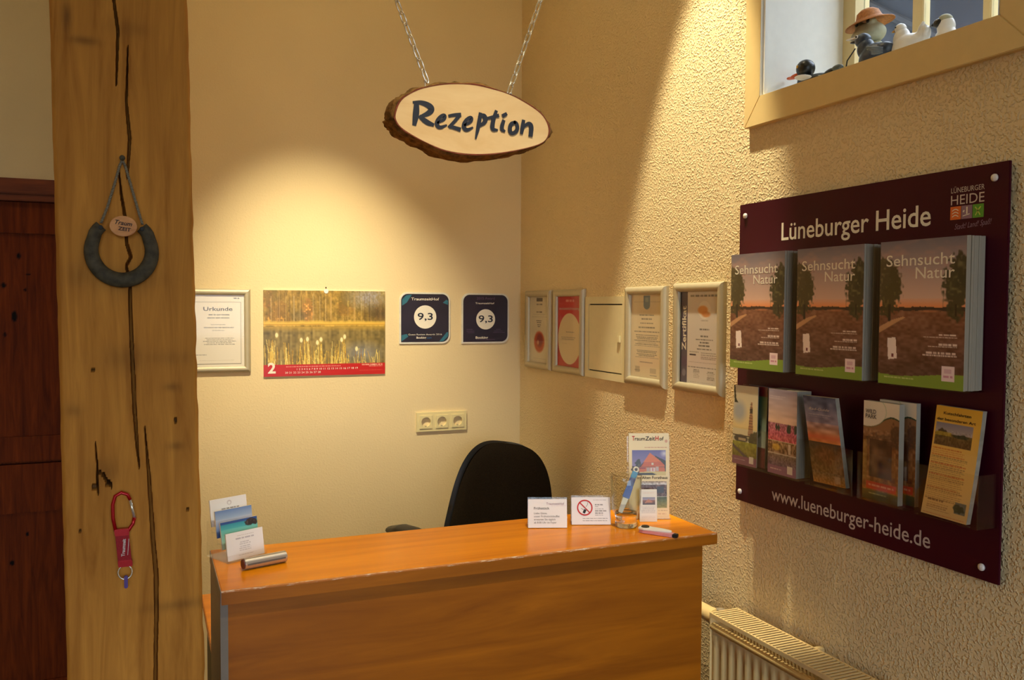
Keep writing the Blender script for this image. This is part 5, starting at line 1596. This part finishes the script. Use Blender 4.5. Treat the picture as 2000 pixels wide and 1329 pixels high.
write(m, pl, 'Im Alten Forsthaus', .020, .0975, width=.076, height=.0072, bold=.012)
m.build('lettering', M['ink_brown'], fp, local=True); m2.build('lettering', M['ink_red'], fp, local=True)

mc = thing('mini_card', 'small white card standing in front of the farmhouse flyer', 'card', (1.103, 1.792, ZC), math.radians(-20))
u3 = Vector((0, math.sin(.10), math.cos(.10))); n3 = r.cross(u3)
c = Canvas(44, 78, (232, 224, 208)); c.rect(0, 0, 1, .03, (250, 244, 226)); c.words(.2, .85, .10, .02, (214, 160, 120), .6); c.grad(.24, .33, (130, 130, 150), (170, 150, 160), .18, .88); c.grad(.33, .47, (150, 90, 60), (70, 50, 40), .18, .88); c.poly([(.3, .42), (.5, .30), (.8, .40)], (190, 120, 80)); c.para(.1, .9, .52, .74, 7, (176, 168, 166), .6, 'c', 2); c.rect(.1, .76, .95, .79, (245, 236, 220), .7); c.para(.1, .9, .82, .95, 4, (196, 180, 170), .5, 'c', 3)
c.sheet('front_page', lambda a, v: r * (.043 * a) + u3 * (.078 * (1 - v)) + n3 * .0002, M['print_gloss'], mc, local=True)
MB().prism([r * a + u3 * b for a, b in ((0, 0), (.043, 0), (.043, .078), (0, .078))], n3 * -.003).build('card_block', M['paper'], mc, local=True)
MB().prism([Vector((a, .010, 0)) + Vector((0, -.003, .066)) * b for a, b in ((.014, 0), (.029, 0), (.029, 1), (.014, 1))], (0, .001, 0)).build('card_prop', M['acrylic'], mc, local=True)

# ---- drinking glass and the blue pen in it
gl = thing('drinking_glass', 'clear drinking glass with a thick base on the counter', 'glass', (1.050, 1.768, ZC))
GC = (1.050, 1.768, ZC)
wall_ = [(.0268, .0275), (.0335, .040), (.0350, .060), (.0362, .095), (.0372, .122), (.0366, .1228), (.0355, .122), (.0345, .095), (.0332, .060), (.0315, .043), (.0262, .0352)]
MB().lathe(wall_, GC, 40).build('tumbler', M['glass'], gl, smooth=True, weld=True)
base_ = [(0, 0), (.0225, 0), (.0255, .003), (.0262, .010), (.0246, .020), (.0266, .0272), (.0260, .0350), (.020, .0325), (.010, .031), (0, .031)]
MB().lathe(base_, GC, 40).build('thick_base', M['glass_base'], gl, smooth=True, weld=True)
pn = thing('plastic_pen', 'blue flat plastic pen with an eyelet leaning in the glass', 'pen', (1.036, 1.768, ZC + .034))
A, Bv = Vector((1.034, 1.768, ZC + .0345)), Vector((1.080, 1.771, ZC + .137))
ax = (Bv - A); L = ax.length; ax.normalize()
sd = Vector((.92, -.39, 0)); sd = (sd - ax * sd.dot(ax)).normalized(); nn = ax.cross(sd)
def seg(t0, t1, w0, w1, th, mat, name):
    q = []
    for dz_ in (-th / 2, th / 2):
        for t_, w_ in ((t0, w0), (t1, w1)):
            pass
    p = [A + ax * (L * t0) - sd * w0 / 2 - nn * th / 2, A + ax * (L * t0) + sd * w0 / 2 - nn * th / 2, A + ax * (L * t0) + sd * w0 / 2 + nn * th / 2, A + ax * (L * t0) - sd * w0 / 2 + nn * th / 2,
         A + ax * (L * t1) - sd * w1 / 2 - nn * th / 2, A + ax * (L * t1) + sd * w1 / 2 - nn * th / 2, A + ax * (L * t1) + sd * w1 / 2 + nn * th / 2, A + ax * (L * t1) - sd * w1 / 2 + nn * th / 2]
    MB().hexa(p).build(name, M[mat], pn, bevel=.0008)
seg(0, .36, .010, .014, .005, 'milky', 'stem'); seg(.33, .60, .0175, .0150, .0075, 'blue', 'sleeve'); seg(.60, .78, .0145, .0140, .006, 'darkblue', 'body'); seg(.78, .92, .0138, .0132, .006, 'teal', 'collar')
ec = A + ax * (L * .965)
MB().tube([ec + (ax * math.cos(t) + sd * math.sin(t)) * .0055 for t in [2 * PI * k / 18 for k in range(18)]], .0022, 8, closed=True).build('eyelet', M['milky'], pn, smooth=True)

# ---- white and pink opener
cx_, cy_ = 1.066, 1.700
op = thing('bottle_opener', 'white and pink plastic opener lying by the counter edge', 'opener', (cx_, cy_, ZC), math.atan2(1.628 - 1.704, 1.106 - 1.056))
def slab2(pts, z0, z1, mat, name, bev=.001):
    MB().prism([(a, b, z0) for a, b in pts], (0, 0, z1 - z0)).build(name, M[mat], op, local=True, bevel=bev)
slab2([(-.016, -.009), (-.006, -.012), (.060, -.010), (.074, -.006), (.074, .006), (.060, .009), (-.006, .011), (-.016, .008)], 0, .0075, 'pink', 'body')
slab2([(.066, -.0095), (.077, -.007), (.077, .004), (.066, .006)], .0, .0078, 'black', 'tip')
slab2([(-.018, -.010), (-.004, -.014), (.012, -.010), (.040, -.006), (.058, .000), (.060, .006), (.040, .011), (.010, .012), (-.006, .014), (-.018, .008)], .0076, .0125, 'white', 'lever')
MB().lathe([(.0, .0155), (.0085, .0155), (.0095, .0135), (.0095, .0125)], (-.004, 0, 0), 20).build('pivot_disc', M['steel_old'], op, local=True)

# ================================================================== figurines in the niche
NZ = WO_Z0 + .0015
RX = lambda a: Matrix.Rotation(math.radians(a), 3, 'X')
d_ = thing('duck_figurine', 'black duck figurine with an orange bill lying lowest in the niche', 'figurine', (1.60, 1.76, NZ))
blob('body', [((1.60, 1.765, 2.134), (.030, .055, .020)), ((1.60, 1.800, 2.142), (.022, .026, .022)), ((1.60, 1.712, 2.140), (.018, .026, .014), RX(-18))], M['duck_black'], d_, .0032)
blob('head', [((1.597, 1.800, 2.176), (.024, .0255, .024)), ((1.599, 1.802, 2.158), (.015, .016, .016))], M['duck_black'], d_, .0028)
blob('bill', [((1.590, 1.830, 2.163), (.011, .020, .0055), RX(-8)), ((1.592, 1.852, 2.163), (.010, .011, .004))], M['bill'], d_, .002)
blob('wing', [((1.574, 1.783, 2.147), (.007, .034, .008), RX(12))], M['hen'], d_, .0024)
blob('tail', [((1.60, 1.690, 2.149), (.013, .018, .010), RX(-10))], M['duck_grey'], d_, .0026)
MB().ell((1.574, 1.805, 2.180), (.0026, .0032, .0042)).build('eye', M['yellow'], d_, smooth=True)

cw = thing('crow_figurine', 'slate blue crow figurine with a pale beak in the niche', 'figurine', (1.585, 1.56, NZ))
blob('body', [((1.588, 1.562, 2.144), (.027, .040, .029), RX(-24)), ((1.588, 1.585, 2.168), (.020, .022, .026)), ((1.588, 1.535, 2.150), (.020, .030, .020), RX(-10))], M['crow'], cw, .003)
blob('head', [((1.586, 1.593, 2.190), (.0175, .021, .0175))], M['crow'], cw, .0028)
blob('beak', [((1.583, 1.622, 2.201), (.0060, .018, .0036), RX(6)), ((1.583, 1.634, 2.203), (.0045, .012, .0026), RX(6))], M['hen'], cw, .0018)
blob('lower_beak', [((1.584, 1.618, 2.192), (.0060, .015, .0034), RX(10))], M['duck_black'], cw, .0018)
MB().ell((1.5688, 1.596, 2.197), (.002, .0042, .0042)).build('eye_ring', M['hen'], cw, smooth=True)
MB().ell((1.5668, 1.596, 2.197), (.0016, .0024, .0024)).build('eye', M['black'], cw, smooth=True)
for k in range(5):
    MB().tube([(1.5635 + .0008 * k, 1.560 - .001 * k, 2.163 - .004 * k), (1.566, 1.540, 2.158 - .004 * k), (1.572, 1.518, 2.152 - .003 * k)], [.0022, .0024, .001], 7).build('wing_feather', M['crow_light'], cw, smooth=True)
MB().tube([(1.572, 1.603, 2.172), (1.566, 1.608, 2.160), (1.562, 1.618, 2.146), (1.562, 1.622, 2.126)], .0016, 7).build('scarf_end', M['duck_black'], cw, smooth=True)

fr = thing('frog_figurine', 'grey frog figurine wearing a brown straw hat', 'figurine', (1.665, 1.652, NZ))
blob('body', [((1.668, 1.640, 2.150), (.026, .034, .036)), ((1.668, 1.635, 2.190), (.020, .026, .022))], M['frog'], fr, .0035)
blob('head', [((1.664, 1.650, 2.233), (.034, .043, .027)), ((1.650, 1.652, 2.226), (.026, .040, .018)), ((1.650, 1.670, 2.254), (.012, .012, .012)), ((1.650, 1.630, 2.254), (.012, .012, .012))], M['frog'], fr, .003)
for y in (1.668, 1.632):
    MB().ell((1.6385, y, 2.256), (.0028, .005, .0055)).build('eye', M['black'], fr, smooth=True)
mb = MB().lathe([(.0, .030), (.016, .029), (.026, .022), (.031, .008), (.036, .003), (.058, -.006), (.059, -.009), (.036, -.002), (.028, .000), (0, .012)], (0, 0, 0), 32)
Rt = RX(-6) @ Matrix.Rotation(math.radians(-10), 3, 'Y')
for v_ in mb.v:
    q = Rt @ v_; v_.x, v_.y, v_.z = 1.664 + q.x, 1.652 + q.y, 2.264 + q.z
mb.build('straw_hat', M['straw'], fr, smooth=True)
MB().ell((1.637, 1.628, 2.198), (.006, .008, .007)).build('bell', M['yellow'], fr, smooth=True)

hn = thing('hen_figurine', 'white glazed hen figurine with a raised tail', 'figurine', (1.61, 1.475, NZ))
blob('body', [((1.61, 1.478, 2.145), (.030, .046, .031)), ((1.61, 1.500, 2.170), (.018, .020, .026), RX(10)), ((1.61, 1.442, 2.160), (.014, .018, .026), RX(28))], M['hen'], hn, .003)
blob('head', [((1.608, 1.502, 2.194), (.0125, .014, .0125))], M['hen'], hn, .0024)
MB().lathe([(.0042, 0), (.002, .008), (0, .012)], (1.605, 1.514, 2.192), 10, 'y').build('beak', M['yellow'], hn, smooth=True)
for k in range(3):
    MB().tube([(1.604, 1.448 - .008 * k, 2.158), (1.603, 1.440 - .007 * k, 2.178 - .003 * k), (1.604, 1.434 - .006 * k, 2.190 - .008 * k)], [.006, .006, .003], 8).build('tail_feather', M['hen'], hn, smooth=True)
MB().ell((1.5965, 1.506, 2.197), (.0016, .002, .002)).build('eye', M['black'], hn, smooth=True)

bn = thing('bird_figurine', 'pale upright bird figurine with a dark face at the niche right', 'figurine', (1.63, 1.398, NZ))
blob('body', [((1.632, 1.397, 2.142), (.024, .027, .030)), ((1.632, 1.399, 2.172), (.018, .020, .024))], M['hen'], bn, .003)
blob('head', [((1.631, 1.401, 2.186), (.0150, .0175, .0145))], M['frog'], bn, .0026)
blob('face', [((1.620, 1.410, 2.181), (.009, .0125, .0105))], M['duck_black'], bn, .002)
MB().lathe([(.0045, 0), (.002, .008), (0, .011)], (1.617, 1.419, 2.180), 10, 'y').build('beak', M['duck_black'], bn, smooth=True)
